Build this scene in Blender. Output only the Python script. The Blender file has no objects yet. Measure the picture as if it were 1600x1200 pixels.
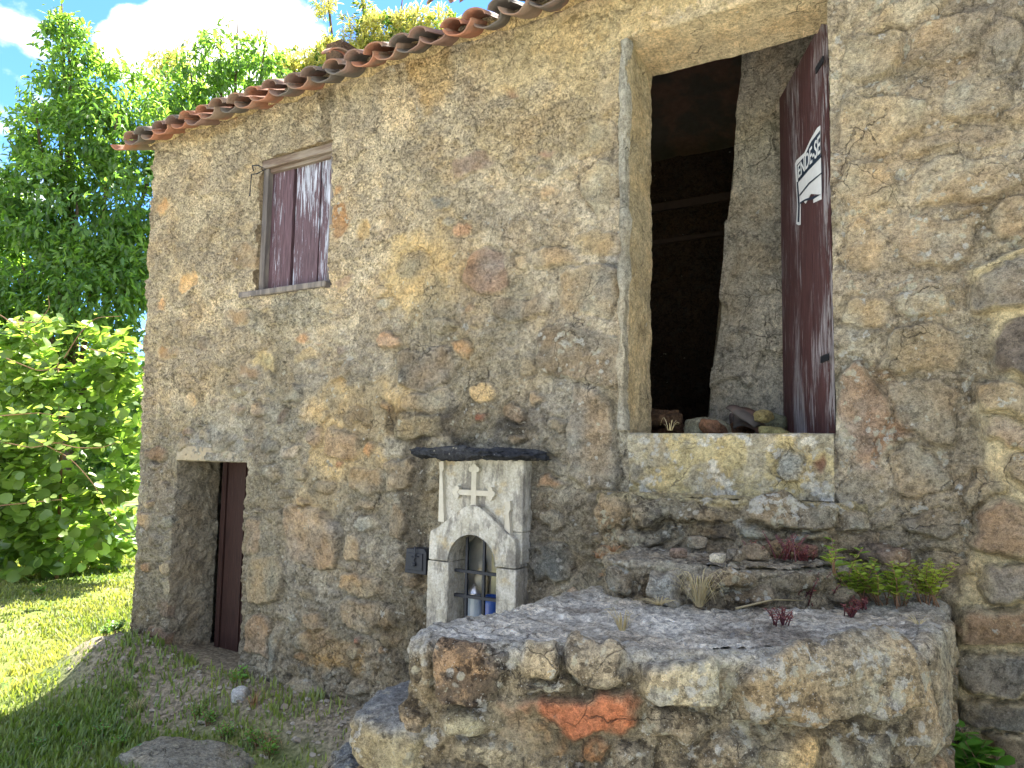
import bpy, math, random
import numpy as np
from mathutils import Matrix, Vector
random.seed(7); RNG = np.random.default_rng(11)
C = bpy.context.scene.collection
sc = bpy.context.scene

# ------------------------------------------------------------------ camera
F = 1200.0; D = 3.93
yaw, pit, rol = (math.radians(a) for a in (32.273, 5.05, 1.045))
_f = np.array([-math.sin(yaw)*math.cos(pit), math.cos(yaw)*math.cos(pit), math.sin(pit)])
_r = np.array([math.cos(yaw), math.sin(yaw), 0.0]); _u = np.cross(_r, _f)
CR = math.cos(rol)*_r + math.sin(rol)*_u; CU = -math.sin(rol)*_r + math.cos(rol)*_u
cam = bpy.data.objects.new('camera', bpy.data.cameras.new('camera')); C.objects.link(cam); sc.camera = cam
cam.data.sensor_width = 36; cam.data.lens = 36*F/1600; cam.data.clip_start = .05; cam.data.clip_end = 2000
M = Matrix.Identity(4)
for i in range(3):
    M[i][0] = CR[i]; M[i][1] = CU[i]; M[i][2] = -_f[i]; M[i][3] = (0, -D, 0)[i]
cam.matrix_world = M
CAM = np.array([0, -D, 0.0])
def ray(px, py): return CR*(px-800)/F + CU*(600-py)/F + _f
def onwall(px, py, y=0.0):
    d = ray(px, py); return CAM + d*((y+D)/d[1])
def onflat(px, py, z):
    d = ray(px, py); return CAM + d*(z/d[2])
def atdepth(px, py, Z): return CAM + ray(px, py)*Z

# ------------------------------------------------------------------ light
SUN_EL = math.radians(57); sdir = np.array([-.22, 1.0])          # towards the sun, behind the house
sdir = sdir/np.linalg.norm(sdir)
S = Vector((sdir[0]*math.cos(SUN_EL), sdir[1]*math.cos(SUN_EL), math.sin(SUN_EL)))
sun = bpy.data.objects.new('sun', bpy.data.lights.new('sun', 'SUN')); C.objects.link(sun)
sun.data.energy = 5.0; sun.data.angle = math.radians(.53); sun.data.color = (1, .95, .86)
sun.rotation_euler = S.to_track_quat('Z', 'Y').to_euler()
W = bpy.data.worlds.new('World'); sc.world = W; W.use_nodes = True
wn = W.node_tree; wn.nodes.clear()
def N(t, ty, **kw):
    n = t.nodes.new(ty)
    for k, v in kw.items(): setattr(n, k, v)
    return n
def L(t, a, b): t.links.new(a, b)
sky = N(wn, 'ShaderNodeTexSky', sky_type='NISHITA', sun_disc=False, sun_elevation=SUN_EL,
        sun_rotation=math.atan2(sdir[0], sdir[1]), air_density=1.0, dust_density=0.0, ozone_density=5.0)
bg = N(wn, 'ShaderNodeBackground'); bg.inputs[1].default_value = .075
out = N(wn, 'ShaderNodeOutputWorld'); L(wn, bg.outputs[0], out.inputs[0])
tc = N(wn, 'ShaderNodeTexCoord')
nz = N(wn, 'ShaderNodeTexNoise'); nz.inputs['Scale'].default_value = 4.5; nz.inputs['Detail'].default_value = 9; nz.inputs['Roughness'].default_value = .55
mp = N(wn, 'ShaderNodeMapping'); mp.inputs['Location'].default_value = (.35, .2, .55); mp.inputs['Scale'].default_value = (1, 1, 1.5)
L(wn, tc.outputs['Generated'], mp.inputs[0]); L(wn, mp.outputs[0], nz.inputs[0])
# two cumulus banks, with soft noise edges
def bank(px, py, lo, hi, amt=.28):
    d = ray(px, py); d = d/np.linalg.norm(d)
    dp = N(wn, 'ShaderNodeVectorMath', operation='DOT_PRODUCT'); dp.inputs[1].default_value = tuple(d)
    nm = N(wn, 'ShaderNodeVectorMath', operation='NORMALIZE'); L(wn, tc.outputs['Generated'], nm.inputs[0]); L(wn, nm.outputs[0], dp.inputs[0])
    mr = N(wn, 'ShaderNodeMapRange', interpolation_type='SMOOTHSTEP'); mr.inputs[1].default_value = lo; mr.inputs[2].default_value = hi
    mr.inputs[3].default_value = 0; mr.inputs[4].default_value = amt
    L(wn, dp.outputs['Value'], mr.inputs[0]); return mr.outputs[0]
def wm(op, a, b):
    m = N(wn, 'ShaderNodeMath', operation=op)
    for i, v in enumerate((a, b)):
        if isinstance(v, (int, float)): m.inputs[i].default_value = v
        else: L(wn, v, m.inputs[i])
    return m.outputs[0]
acc = nz.outputs['Fac']
acc = wm('ADD', acc, bank(250, -60, .80, .96, -.16))
for b_ in ((410, 55, .9945, .9992, .30), (345, 85, .997, .9995, .18), (215, 75, .9985, .9998, .26), (-40, 190, .985, .997, .20), (300, 20, .9985, .9998, .15)): acc = wm('ADD', acc, bank(*b_))
cr = N(wn, 'ShaderNodeMapRange', interpolation_type='SMOOTHSTEP'); cr.inputs[1].default_value = .47; cr.inputs[2].default_value = .56
L(wn, acc, cr.inputs[0])
mx = N(wn, 'ShaderNodeMix', data_type='RGBA'); L(wn, cr.outputs[0], mx.inputs['Factor']); 
tn = N(wn, 'ShaderNodeMix', data_type='RGBA', blend_type='MULTIPLY'); tn.inputs['Factor'].default_value = 1; tn.inputs['B'].default_value = (.46, .66, .93, 1)
L(wn, sky.outputs[0], tn.inputs['A']); L(wn, tn.outputs['Result'], mx.inputs['A'])
mx.inputs['B'].default_value = (6.0, 6.0, 6.1, 1); L(wn, mx.outputs['Result'], bg.inputs[0])
sc.view_settings.view_transform = 'Standard'; sc.view_settings.look = 'None'; sc.view_settings.gamma = 1
sc.view_settings.use_curve_mapping = False; sc.view_settings.exposure = 2.62
try:
    sc.cycles.use_denoising = True; sc.cycles.max_bounces = 8; sc.cycles.sample_clamp_indirect = 6
except Exception: pass

# ------------------------------------------------------------------ noise
def _h(ix, iy, iz, seed):
    h = (ix*374761393 + iy*668265263 + iz*1274126177 + seed*974634777) & 0xffffffff
    h = ((h ^ (h >> 13))*1274126177) & 0xffffffff
    h = ((h ^ (h >> 15))*668265263) & 0xffffffff
    return ((h ^ (h >> 16)) & 0xffffff)/float(0xffffff)
def vn2(x, y, seed=0):
    x = np.asarray(x, float); y = np.asarray(y, float)
    ix = np.floor(x).astype(np.int64); iy = np.floor(y).astype(np.int64); fx = x-ix; fy = y-iy
    fx = fx*fx*(3-2*fx); fy = fy*fy*(3-2*fy); z = 0
    a = _h(ix, iy, z, seed); b = _h(ix+1, iy, z, seed); c = _h(ix, iy+1, z, seed); d = _h(ix+1, iy+1, z, seed)
    return (a+(b-a)*fx)*(1-fy) + (c+(d-c)*fx)*fy
def vn3(x, y, z, seed=0):
    ix, iy, iz = (np.floor(v).astype(np.int64) for v in (x, y, z)); fx, fy, fz = x-ix, y-iy, z-iz
    fx, fy, fz = (f*f*(3-2*f) for f in (fx, fy, fz)); r = 0
    for dx in (0, 1):
        for dy in (0, 1):
            for dz in (0, 1):
                r = r + _h(ix+dx, iy+dy, iz+dz, seed)*(fx if dx else 1-fx)*(fy if dy else 1-fy)*(fz if dz else 1-fz)
    return r
def fbm(x, y, seed=0, o=3, g=.5):
    s = 0; a = 1; t = 0
    for k in range(o):
        s = s + a*vn2(x*2**k + k*17.3, y*2**k + k*9.1, seed+k); t += a; a *= g
    return s/t
def fb3(p, sc_, seed=0, o=3):
    s = 0; a = 1; t = 0
    for k in range(o):
        q = p*sc_*2**k; s = s + a*vn3(q[:, 0]+k*7.7, q[:, 1]+k*3.1, q[:, 2]+k*5.3, seed+k); t += a; a *= .5
    return s/t
def sst(a, b, x):
    t = np.clip((x-a)/(b-a), 0, 1); return t*t*(3-2*t)
def rgb(r, g, b):                                              # display colour -> linear
    return np.array([((c/255)/12.92 if c/255 <= .04045 else ((c/255+.055)/1.055)**2.4) for c in (r, g, b)])

# ------------------------------------------------------------------ object helpers
def mesh(name, v, f, mat=None, parent=None, smooth=True, col=None, msk=None):
    me = bpy.data.meshes.new(name); v = np.asarray(v, float)
    if isinstance(f, np.ndarray) and f.ndim == 2:
        k = f.shape[1]; me.vertices.add(len(v)); me.vertices.foreach_set('co', v.astype(np.float32).ravel())
        me.loops.add(f.size); me.loops.foreach_set('vertex_index', f.astype(np.int32).ravel())
        me.polygons.add(len(f)); me.polygons.foreach_set('loop_start', np.arange(0, f.size, k, dtype=np.int32))
        me.polygons.foreach_set('loop_total', np.full(len(f), k, dtype=np.int32)); me.update(calc_edges=True)
    else:
        me.from_pydata([tuple(p) for p in v], [], [tuple(int(i) for i in q) for q in f]); me.update()
    me.polygons.foreach_set('use_smooth', np.full(len(me.polygons), smooth, dtype=bool))
    for nm, a in (('Col', col), ('Msk', msk)):
        if a is not None:
            at = me.color_attributes.new(nm, 'FLOAT_COLOR', 'POINT')
            a = np.asarray(a, float)
            if a.ndim == 1: a = np.tile(a, (len(v), 1))
            at.data.foreach_set('color', np.hstack([a, np.ones((len(v), 1))]).astype(np.float32).ravel())
    if mat: me.materials.append(mat)
    return link(bpy.data.objects.new(name, me), parent)
def link(o, parent=None):
    C.objects.link(o)
    if parent is not None:
        o.parent = parent; o.matrix_parent_inverse = wmat(parent).inverted()
    return o
def wmat(o):
    m = Matrix.LocRotScale(o.location, o.rotation_euler, o.scale)
    return (wmat(o.parent) @ o.matrix_parent_inverse @ m) if o.parent else m
def tag(o, label=None, cat=None, group=None, kind=None):
    for k, v in (('label', label), ('category', cat), ('group', group), ('kind', kind)):
        if v: o[k] = v
    return o
def empty(name, loc, label, cat, group=None):
    o = bpy.data.objects.new(name, None); o.location = loc; o.empty_display_size = .1; C.objects.link(o)
    return tag(o, label, cat, group)
class MB:
    def __init__(s): s.v = []; s.f = []
    def add(s, v, f):
        n = len(s.v); s.v += [tuple(p) for p in v]; s.f += [tuple(i+n for i in q) for q in f]; return s
    def box(s, a, b, fr=None, bev=0):
        x0, y0, z0 = a; x1, y1, z1 = b
        v = [(x, y, z) for x in (x0, x1) for y in (y0, y1) for z in (z0, z1)]
        if fr is not None: v = [tuple(fr @ Vector(p)) for p in v]
        return s.add(v, [(0, 1, 3, 2), (4, 6, 7, 5), (0, 4, 5, 1), (2, 3, 7, 6), (0, 2, 6, 4), (1, 5, 7, 3)])
    def tube(s, pts, r, n=8, r2=None):
        pts = [Vector(p) for p in pts]; rings = []
        for i, p in enumerate(pts):
            d = (pts[min(i+1, len(pts)-1)]-pts[max(i-1, 0)]).normalized()
            a = d.cross(Vector((0, 0, 1)) if abs(d.z) < .9 else Vector((1, 0, 0))).normalized(); b = d.cross(a)
            rr = r if r2 is None else r + (r2-r)*i/(len(pts)-1)
            rings.append([p + (a*math.cos(t)+b*math.sin(t))*rr for t in (2*math.pi*k/n for k in range(n))])
        v = [q for R in rings for q in R]; f = []
        for i in range(len(pts)-1):
            for k in range(n): f.append((i*n+k, i*n+(k+1) % n, (i+1)*n+(k+1) % n, (i+1)*n+k))
        f += [tuple(range(n))[::-1], tuple((len(pts)-1)*n+k for k in range(n))]
        return s.add(v, f)
    def prism(s, poly, y0, y1, fr=None):                       # poly in (x,z), from y0 to y1
        n = len(poly); v = [(x, y0, z) for x, z in poly] + [(x, y1, z) for x, z in poly]
        if fr is not None: v = [tuple(fr @ Vector(p)) for p in v]
        f = [tuple(range(n)), tuple(range(n, 2*n))[::-1]] + [(i, i+n, (i+1) % n+n, (i+1) % n) for i in range(n)]
        return s.add(v, f)
    def lathe(s, c, prof, n=14):
        v = []; f = []
        for r, z in prof: v += [(c[0]+r*math.cos(2*math.pi*k/n), c[1]+r*math.sin(2*math.pi*k/n), c[2]+z) for k in range(n)]
        for i in range(len(prof)-1):
            for k in range(n): f.append((i*n+k, i*n+(k+1) % n, (i+1)*n+(k+1) % n, (i+1)*n+k))
        return s.add(v, f)
    def build(s, name, mat, parent=None, smooth=False, bevel=0, **kw):
        o = mesh(name, s.v, s.f, mat, parent, smooth)
        if bevel:
            m = o.modifiers.new('bevel', 'BEVEL'); m.width = bevel; m.segments = 2; m.limit_method = 'ANGLE'
        for k, v in kw.items(): o[k] = v
        return o

# ------------------------------------------------------------------ materials
def newmat(name):
    m = bpy.data.materials.new(name); m.use_nodes = True; t = m.node_tree; b = t.nodes['Principled BSDF']
    b.inputs['Specular IOR Level'].default_value = .25; return m, t, b
def noise(t, vec, scale, detail=6, rough=.6, dist=0):
    n = N(t, 'ShaderNodeTexNoise'); n.inputs['Scale'].default_value = scale; n.inputs['Detail'].default_value = detail
    n.inputs['Roughness'].default_value = rough; n.inputs['Distortion'].default_value = dist; L(t, vec, n.inputs['Vector']); return n.outputs['Fac']
def voro(t, vec, scale, feat='F1'):
    n = N(t, 'ShaderNodeTexVoronoi'); n.feature = feat; n.inputs['Scale'].default_value = scale; L(t, vec, n.inputs['Vector']); return n.outputs['Distance']
def mrange(t, x, a, b, c=0., d=1.):
    n = N(t, 'ShaderNodeMapRange', interpolation_type='SMOOTHSTEP')
    for i, v in enumerate((a, b, c, d)):
        if isinstance(v, (int, float)): n.inputs[i+1].default_value = v
        else: L(t, v, n.inputs[i+1])
    L(t, x, n.inputs[0]); return n.outputs[0]
def mth(t, op, a, b=0., clamp=False):
    m = N(t, 'ShaderNodeMath', operation=op); m.use_clamp = clamp
    for i, v in enumerate((a, b)):
        if isinstance(v, (int, float)): m.inputs[i].default_value = v
        else: L(t, v, m.inputs[i])
    return m.outputs[0]
def mixc(t, fac, a, b, mode='MIX'):
    m = N(t, 'ShaderNodeMix', data_type='RGBA', blend_type=mode)
    for k, v in (('Factor', fac), ('A', a), ('B', b)):
        if isinstance(v, (int, float)): m.inputs[k].default_value = v
        elif isinstance(v, (tuple, list, np.ndarray)): m.inputs[k].default_value = tuple(v)[:3]+(1,)
        else: L(t, v, m.inputs[k])
    return m.outputs['Result']
def grey(t, x):
    c = N(t, 'ShaderNodeCombineColor'); 
    for i in range(3): L(t, x, c.inputs[i])
    return c.outputs[0]
def bumps(t, b, items):
    prev = None
    for h, s, d in items:
        n = N(t, 'ShaderNodeBump'); n.inputs['Strength'].default_value = s; n.inputs['Distance'].default_value = d; L(t, h, n.inputs['Height'])
        if prev: L(t, prev, n.inputs['Normal'])
        prev = n.outputs[0]
    L(t, prev, b.inputs['Normal'])
def objco(t, sx=1, sy=1, sz=1):
    g = N(t, 'ShaderNodeNewGeometry'); m = N(t, 'ShaderNodeMapping'); m.inputs['Scale'].default_value = (sx, sy, sz)
    L(t, g.outputs['Position'], m.inputs[0]); return m.outputs[0]

# masonry: colour attribute + grain, pits, lichens.  Msk = (harl roughness, lichen amount, dark crust amount)
def masonry_mat(name, grain=1.0):
    m, t, b = newmat(name); co = objco(t)
    a = N(t, 'ShaderNodeAttribute', attribute_name='Col'); k = N(t, 'ShaderNodeAttribute', attribute_name='Msk')
    sp = N(t, 'ShaderNodeSeparateColor'); L(t, k.outputs['Color'], sp.inputs[0])
    n1 = noise(t, co, 9, 8, .68); n2 = noise(t, co, 55, 6, .7); n3 = noise(t, co, 210, 3, .6); n4 = noise(t, co, 3.1, 5, .6)
    v = mth(t, 'ADD', mth(t, 'MULTIPLY', n1, 1.5), mth(t, 'ADD', mth(t, 'MULTIPLY', n2, 2.3*grain), mth(t, 'MULTIPLY', n3, 1.5*grain)))
    v = mth(t, 'ADD', v, 1.03-(1.5+2.3*grain+1.5*grain)/2)
    v = mth(t, 'MAXIMUM', v, .22)
    c = mixc(t, 1., a.outputs['Color'], grey(t, v), 'MULTIPLY')
    # warm / cool drift
    c = mixc(t, mrange(t, n4, .45, .65, 0, .38), c, mixc(t, 1., c, (1.16, .98, .74), 'MULTIPLY'))
    n5 = noise(t, co, 5.3, 5, .6); c = mixc(t, mrange(t, n5, .5, .68, 0, .45), c, mixc(t, 1., c, (.90, .93, .98), 'MULTIPLY'))
    # pits of the rough cast: dirt plus relief shade darkened into the colour
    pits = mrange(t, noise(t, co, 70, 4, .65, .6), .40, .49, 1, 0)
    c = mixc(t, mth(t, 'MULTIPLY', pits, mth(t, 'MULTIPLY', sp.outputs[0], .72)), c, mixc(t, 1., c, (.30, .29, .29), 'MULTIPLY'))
    # dark biological crust
    cr_ = noise(t, co, 14, 9, .72); thr = mth(t, 'SUBTRACT', .66, mth(t, 'MULTIPLY', sp.outputs[2], .21))
    dk = mrange(t, cr_, thr, mth(t, 'ADD', thr, .09)); c = mixc(t, mth(t, 'MULTIPLY', dk, .65), c, (.07, .06, .048))
    ce = voro(t, mixv(t, co, 5, .22), 4.2, 'DISTANCE_TO_EDGE'); ck_ = mth(t, 'MULTIPLY', mrange(t, ce, .003, .014, 1, 0), mrange(t, noise(t, co, 2.7, 4, .6), .50, .62)); c = mixc(t, mth(t, 'MULTIPLY', ck_, .6), c, (.05, .042, .034))
    # pale crustose lichen: round blotches broken by noise
    vd = voro(t, mixv(t, co, 7, .06), 22); ln = noise(t, co, 6, 4, .6)
    lt = mth(t, 'MULTIPLY', sp.outputs[1], mrange(t, ln, .42, .62))
    lm = mrange(t, mth(t, 'ADD', vd, mth(t, 'MULTIPLY', n2, .25)), mth(t, 'MULTIPLY', lt, .60), mth(t, 'ADD', mth(t, 'MULTIPLY', lt, .60), .13), .75, 0)
    lc = mixc(t, mrange(t, n1, .4, .6), (.52, .50, .43), (.42, .39, .27))
    c = mixc(t, mth(t, 'MULTIPLY', lm, mrange(t, sp.outputs[1], 0., .15)), c, mixc(t, .35, lc, mixc(t, 1., lc, grey(t, v), 'MULTIPLY')))
    bl1 = noise(t, mixv(t, co, 30, .02), 13, 7, .62); bt_ = mth(t, 'SUBTRACT', .70, mth(t, 'MULTIPLY', sp.outputs[1], .155))
    bm = mrange(t, bl1, bt_, mth(t, 'ADD', bt_, .03)); c = mixc(t, mth(t, 'MULTIPLY', bm, .82), c, mixc(t, .6, lc, mixc(t, 1., lc, grey(t, v), 'MULTIPLY')))
    mo_ = noise(t, mixv(t, co, 24, .03), 23, 7, .7); mt_ = mrange(t, mo_, .52, .58, 0, .72); c = mixc(t, mth(t, 'MULTIPLY', mt_, mth(t, 'ADD', sp.outputs[2], .35)), c, mixc(t, 1., c, (.36, .345, .34), 'MULTIPLY'))
    sv = voro(t, co, 75); sm = mrange(t, sv, .10, .16, 1, 0)
    c = mixc(t, mth(t, 'MULTIPLY', mth(t, 'MULTIPLY', sm, sp.outputs[1]), .8), c, (.56, .54, .47))
    L(t, c, b.inputs['Base Color']); b.inputs['Roughness'].default_value = .93; b.inputs['Specular IOR Level'].default_value = .15
    hs = mth(t, 'SUBTRACT', mth(t, 'ADD', mth(t, 'MULTIPLY', n2, 1.0), mth(t, 'MULTIPLY', n3, .35)), mth(t, 'MULTIPLY', mth(t, 'MULTIPLY', pits, sp.outputs[0]), .35))
    bumps(t, b, [(n1, .9, .045), (mth(t, 'SUBTRACT', hs, mth(t, 'MULTIPLY', ck_, .8)), 1.0, .026*grain)])
    return m
def mixv(t, co, s, a):
    n = N(t, 'ShaderNodeTexNoise'); n.inputs['Scale'].default_value = s; n.inputs['Detail'].default_value = 4; L(t, co, n.inputs[0])
    m = N(t, 'ShaderNodeVectorMath', operation='MULTIPLY_ADD'); L(t, n.outputs['Color'], m.inputs[0]); m.inputs[1].default_value = (a, a, a); L(t, co, m.inputs[2]); return m.outputs[0]
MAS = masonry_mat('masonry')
def simple(name, c, rough=.85, scale=30, var=.35, bump=.004, metal=0, c2=None, stretch=(1, 1, 1), spec=.25):
    m, t, b = newmat(name); co = objco(t, *stretch); n = noise(t, co, scale, 7, .65); n2 = noise(t, co, scale*.17, 4, .6)
    v = mth(t, 'ADD', mth(t, 'MULTIPLY', mth(t, 'ADD', n, n2), var*1.6), 1-var*1.6)
    col = mixc(t, mrange(t, n2, .42, .6), tuple(c), tuple(c2) if c2 is not None else tuple(c)); col = mixc(t, 1., col, grey(t, v), 'MULTIPLY')
    L(t, col, b.inputs['Base Color']); b.inputs['Roughness'].default_value = rough; b.inputs['Metallic'].default_value = metal
    b.inputs['Specular IOR Level'].default_value = spec
    bumps(t, b, [(n, .8, bump)]); return m
def painted_wood(name, paint, bare, lo, hi):
    m, t, b = newmat(name); co = objco(t, 26, 26, 1.6); g = noise(t, co, 3, 8, .7); g2 = noise(t, objco(t, 60, 60, 3), 2, 5, .6)
    big = noise(t, objco(t, 3.2, 3.2, .8), 1.4, 3, .5)
    peel = mrange(t, mth(t, 'ADD', mth(t, 'MULTIPLY', g, .75), mth(t, 'MULTIPLY', big, .6)), lo, hi)
    col = mixc(t, peel, mixc(t, mrange(t, g2, .3, .7), tuple(np.array(paint)*.6), tuple(np.array(paint)*1.35)), mixc(t, mrange(t, g2, .3, .7), tuple(np.array(bare)*.55), tuple(np.array(bare)*1.1)))
    L(t, col, b.inputs['Base Color']); b.inputs['Roughness'].default_value = .62
    bumps(t, b, [(g2, .7, .004), (mth(t, 'MULTIPLY', peel, -1.), .6, .002)]); return m
SHUT = painted_wood('shutter_paint', (.085, .048, .054), (.38, .38, .42), .74, .80)
DOORP = painted_wood('door_paint', (.075, .034, .032), (.34, .31, .31), .71, .80)
LDOOR = painted_wood('cellar_door_paint', (.034, .015, .011), (.10, .06, .05), .74, .9)
GREYW = simple('weathered_wood', (.11, .095, .085), .85, 18, .5, .006, stretch=(6, 6, .8), c2=(.17, .145, .12))
GREYWH = simple('weathered_lintel_wood', (.13, .09, .065), .85, 18, .5, .006, stretch=(.8, 6, 6), c2=(.18, .145, .11))
DARKW = simple('dark_beam', (.06, .04, .03), .9, 12, .5, .006)
PLAST = simple('pale_cement', rgb(164, 152, 130)*.8, .92, 22, .45, .012, c2=rgb(156, 142, 116)*.8)
SHRINE = None
SLATE = simple('dark_slate', (.035, .040, .048), .8, 26, .6, .012, c2=(.10, .105, .115))
IRON = simple('dark_iron', (.035, .037, .042), .55, 60, .4, .001, metal=.6)
CLAY = simple('clay_tile', (.30, .13, .075), .9, 16, .5, .008, c2=(.17, .12, .085))
CLAY2 = simple('old_clay_tile', (.20, .12, .09), .9, 16, .5, .008, c2=(.10, .085, .07))
EARTH = simple('dark_earth', (.09, .075, .055), .95, 25, .5, .02)

def leafmat(name, c, c2, trans=.45, rough=.45):
    m, t, b = newmat(name); oi = N(t, 'ShaderNodeAttribute', attribute_name='Col')
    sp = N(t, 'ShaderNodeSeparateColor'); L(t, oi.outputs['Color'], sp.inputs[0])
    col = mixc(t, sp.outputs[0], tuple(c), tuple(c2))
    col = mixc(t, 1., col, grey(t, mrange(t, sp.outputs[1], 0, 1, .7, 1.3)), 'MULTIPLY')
    L(t, col, b.inputs['Base Color']); b.inputs['Roughness'].default_value = rough; b.inputs['Specular IOR Level'].default_value = .7
    tr = N(t, 'ShaderNodeBsdfTranslucent'); L(t, mixc(t, 1., col, (2.0, 2.1, .9), 'MULTIPLY'), tr.inputs[0])
    ms = N(t, 'ShaderNodeMixShader'); ms.inputs[0].default_value = trans
    L(t, b.outputs[0], ms.inputs[1]); L(t, tr.outputs[0], ms.inputs[2]); L(t, ms.outputs[0], t.nodes['Material Output'].inputs[0]); return m
LEAF1 = leafmat('walnut_leaf', (.07, .15, .04), (.19, .29, .065), .55)
LEAF2 = leafmat('chestnut_leaf', (.06, .12, .025), (.12, .20, .04))
CATK = leafmat('catkin', (.42, .38, .13), (.55, .50, .22), .3)
KIWI = leafmat('kiwi_leaf', (.08, .16, .04), (.26, .34, .09), .5, .36)
GRASSM = leafmat('grass_blade', (.09, .15, .025), (.30, .29, .09), .35, .6)
STRAW = leafmat('straw', (.42, .34, .19), (.55, .46, .28), .3, .7)
WEED = leafmat('weed_leaf', (.10, .19, .02), (.30, .34, .05), .35)
WEEDG = leafmat('fresh_weed_leaf', (.07, .18, .02), (.14, .28, .04), .35)
RED = leafmat('red_stem', (.16, .035, .045), (.22, .07, .05), .25)
BROWN = leafmat('brown_stem', (.30, .15, .06), (.40, .22, .10), .25)
BARK = simple('bark', (.12, .09, .06), .95, 20, .5, .02, stretch=(3, 3, .6))

# ------------------------------------------------------------------ masonry sheets
def seed_px(px, py, rx, ry, col, prot=.02, ang=0, li=.35, dk=.1, y=0.0, ha=.25, p=2.6):
    q = onwall(px, py, y); a = onwall(px+1, py, y); b = onwall(px, py+1, y)
    return dict(u=q[0], v=q[2], rx=rx*abs(a[0]-q[0]), ry=ry*abs(b[2]-q[2]), col=rgb(*col), prot=prot, ang=math.radians(ang), m=(ha, li, dk), p=p, bl=.85 if (max(col)-min(col) > 88) else .7)
DS = .38
def masonry(parent, U, V, base, seeds, hole, mortar, seed=0, edge=.020, warp=.06, mat=None, wallname='wall', owner=None, rough=1.0, skirt=.07):
    """heightfield over (U,V); each stone is cut out as its own object"""
    mat = mat or MAS
    uu, vv = np.meshgrid(U, V, indexing='ij'); nu, nv = uu.shape
    wu = uu + warp*(fbm(uu*5, vv*5, seed+1, 3)-.5)*2 + .016*(fbm(uu*24, vv*24, seed+2, 2)-.5)*2
    wv = vv + warp*(fbm(uu*5, vv*5, seed+3, 3)-.5)*2 + .016*(fbm(uu*24, vv*24, seed+4, 2)-.5)*2
    s1 = np.full(uu.shape, 9.); s2 = np.full(uu.shape, 9.); idn = np.full(uu.shape, -1)
    for k, s in enumerate(seeds):
        R = max(s['rx'], s['ry'])*1.5+.08
        i0, i1 = np.searchsorted(U, (s['u']-R, s['u']+R)); j0, j1 = np.searchsorted(V, (s['v']-R, s['v']+R))
        if i1 <= i0 or j1 <= j0: continue
        sl = (slice(i0, i1), slice(j0, j1)); x = wu[sl]-s['u']; y = wv[sl]-s['v']; c, sn = math.cos(s['ang']), math.sin(s['ang'])
        X = (x*c+y*sn)/s['rx']; Y = (-x*sn+y*c)/s['ry']
        # skewed quadrilateral-ish superellipse, different per stone
        rs = np.random.default_rng(k*7+seed); nk = int(rs.integers(5, 9)); a0 = rs.uniform(0, 6.28); m_ = 0
        for kk in range(nk):                                   # rounded convex polygon, different for every stone
            an = a0+2*math.pi*(kk+rs.uniform(-.28, .28))/nk; o_ = rs.uniform(.80, 1.04)
            m_ = m_+np.maximum(0, (X*math.cos(an)+Y*math.sin(an))/o_)**9
        sd = (m_**(1/9)-1)*min(s['rx'], s['ry'])
        if s.get('blk'): qq = .25*math.sin(k*2.1); sd = ((np.abs(X*(1+qq*.5*Y))**4+np.abs(Y*(1-qq*.4*X)+.12*np.sin(X*2.5+k))**4)**.25-1)*min(s['rx'], s['ry'])
        if s.get('name') == 'brick': sd = ((np.abs(X)**5+np.abs(Y+.25*np.sin(X*5))**5)**.2-1)*s['ry']-.035
        a = s1[sl]; b = s2[sl]; d = idn[sl]; better = sd < a
        b[...] = np.where(better, a, np.minimum(b, sd)); d[...] = np.where(better, k, d); a[...] = np.where(better, sd, a)
    e = np.minimum(-s1, (s2-s1)/2); inside = (s1 < 0) & (e > 0)
    h, colr, msk, lowh = mortar(uu, vv)
    for q_ in seeds:
        if q_.get('name') != 'brick' and 'ds' not in q_: lu = float(np.dot(q_['col'], (.3, .59, .11))); q_['col'] = (q_['col']*(1-DS)+np.array([1.12, 1.0, .74])*lu*DS)*1.04; q_['ds'] = 1
    K = len(seeds); g = lambda key, w=1: np.array([s[key] for s in seeds] if K else [[0]*w])
    ids = np.where(inside, idn, 0)
    if K:
        prot = g('prot')[ids]; sc3 = g('col')[ids]; sm3 = g('m')[ids]
        ph = (ids*12.9898) % 7.0
        tilt = (((ids*.37) % 1)-.5)*.25*(vv-g('v')[ids]) + (((ids*.73) % 1)-.5)*.2*(uu-g('u')[ids])
        nzs = (fbm(uu*9+ph, vv*9, seed+7, 4, .6)-.5)*.045 + (fbm(uu*38, vv*38+ph, seed+8, 2)-.5)*.014
        hs = h + (lowh+prot+nzs*rough+tilt-h)*sst(0, edge*(.5+1.1*fbm(uu*7, vv*7, seed+20, 2)), e)
        gr = .15+.85*sst(.40, .56, fbm(uu*5, vv*5, seed+21, 3)); hs = hs - .020*gr*np.exp(-(e/.010)**2)
        h = h - .020*gr*np.exp(-(np.minimum(np.abs(s1), .1)/.012)**2)*(s1 < .05)
        h = np.where(inside, hs, h)
        cv = (.78+.44*fbm(uu*9+ph*3, vv*9, seed+9, 4))[..., None]*(1+.10*np.sin(ids*7.1))[..., None]
        hue = (fbm(uu*6+ph*5, vv*6, seed+12, 3)-.5)[..., None]*np.array([.35, .03, -.35])
        edgef = sst(0, .03, e+.02*(fbm(uu*30, vv*30, seed+22, 3)-.5))[..., None]; bl = g('bl')[ids][..., None]; sc3 = sc3*bl+colr*(1-bl)
        colr = np.where(inside[..., None], (sc3*cv*(1+hue))*edgef+colr*(1-edgef), colr)
        msk = np.where(inside[..., None], sm3, msk)
    P = base(uu, vv, h)
    V3 = P.reshape(-1, 3); CC = colr.reshape(-1, 3); MM = msk.reshape(-1, 3)
    idx = np.arange(nu*nv).reshape(nu, nv)
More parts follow.
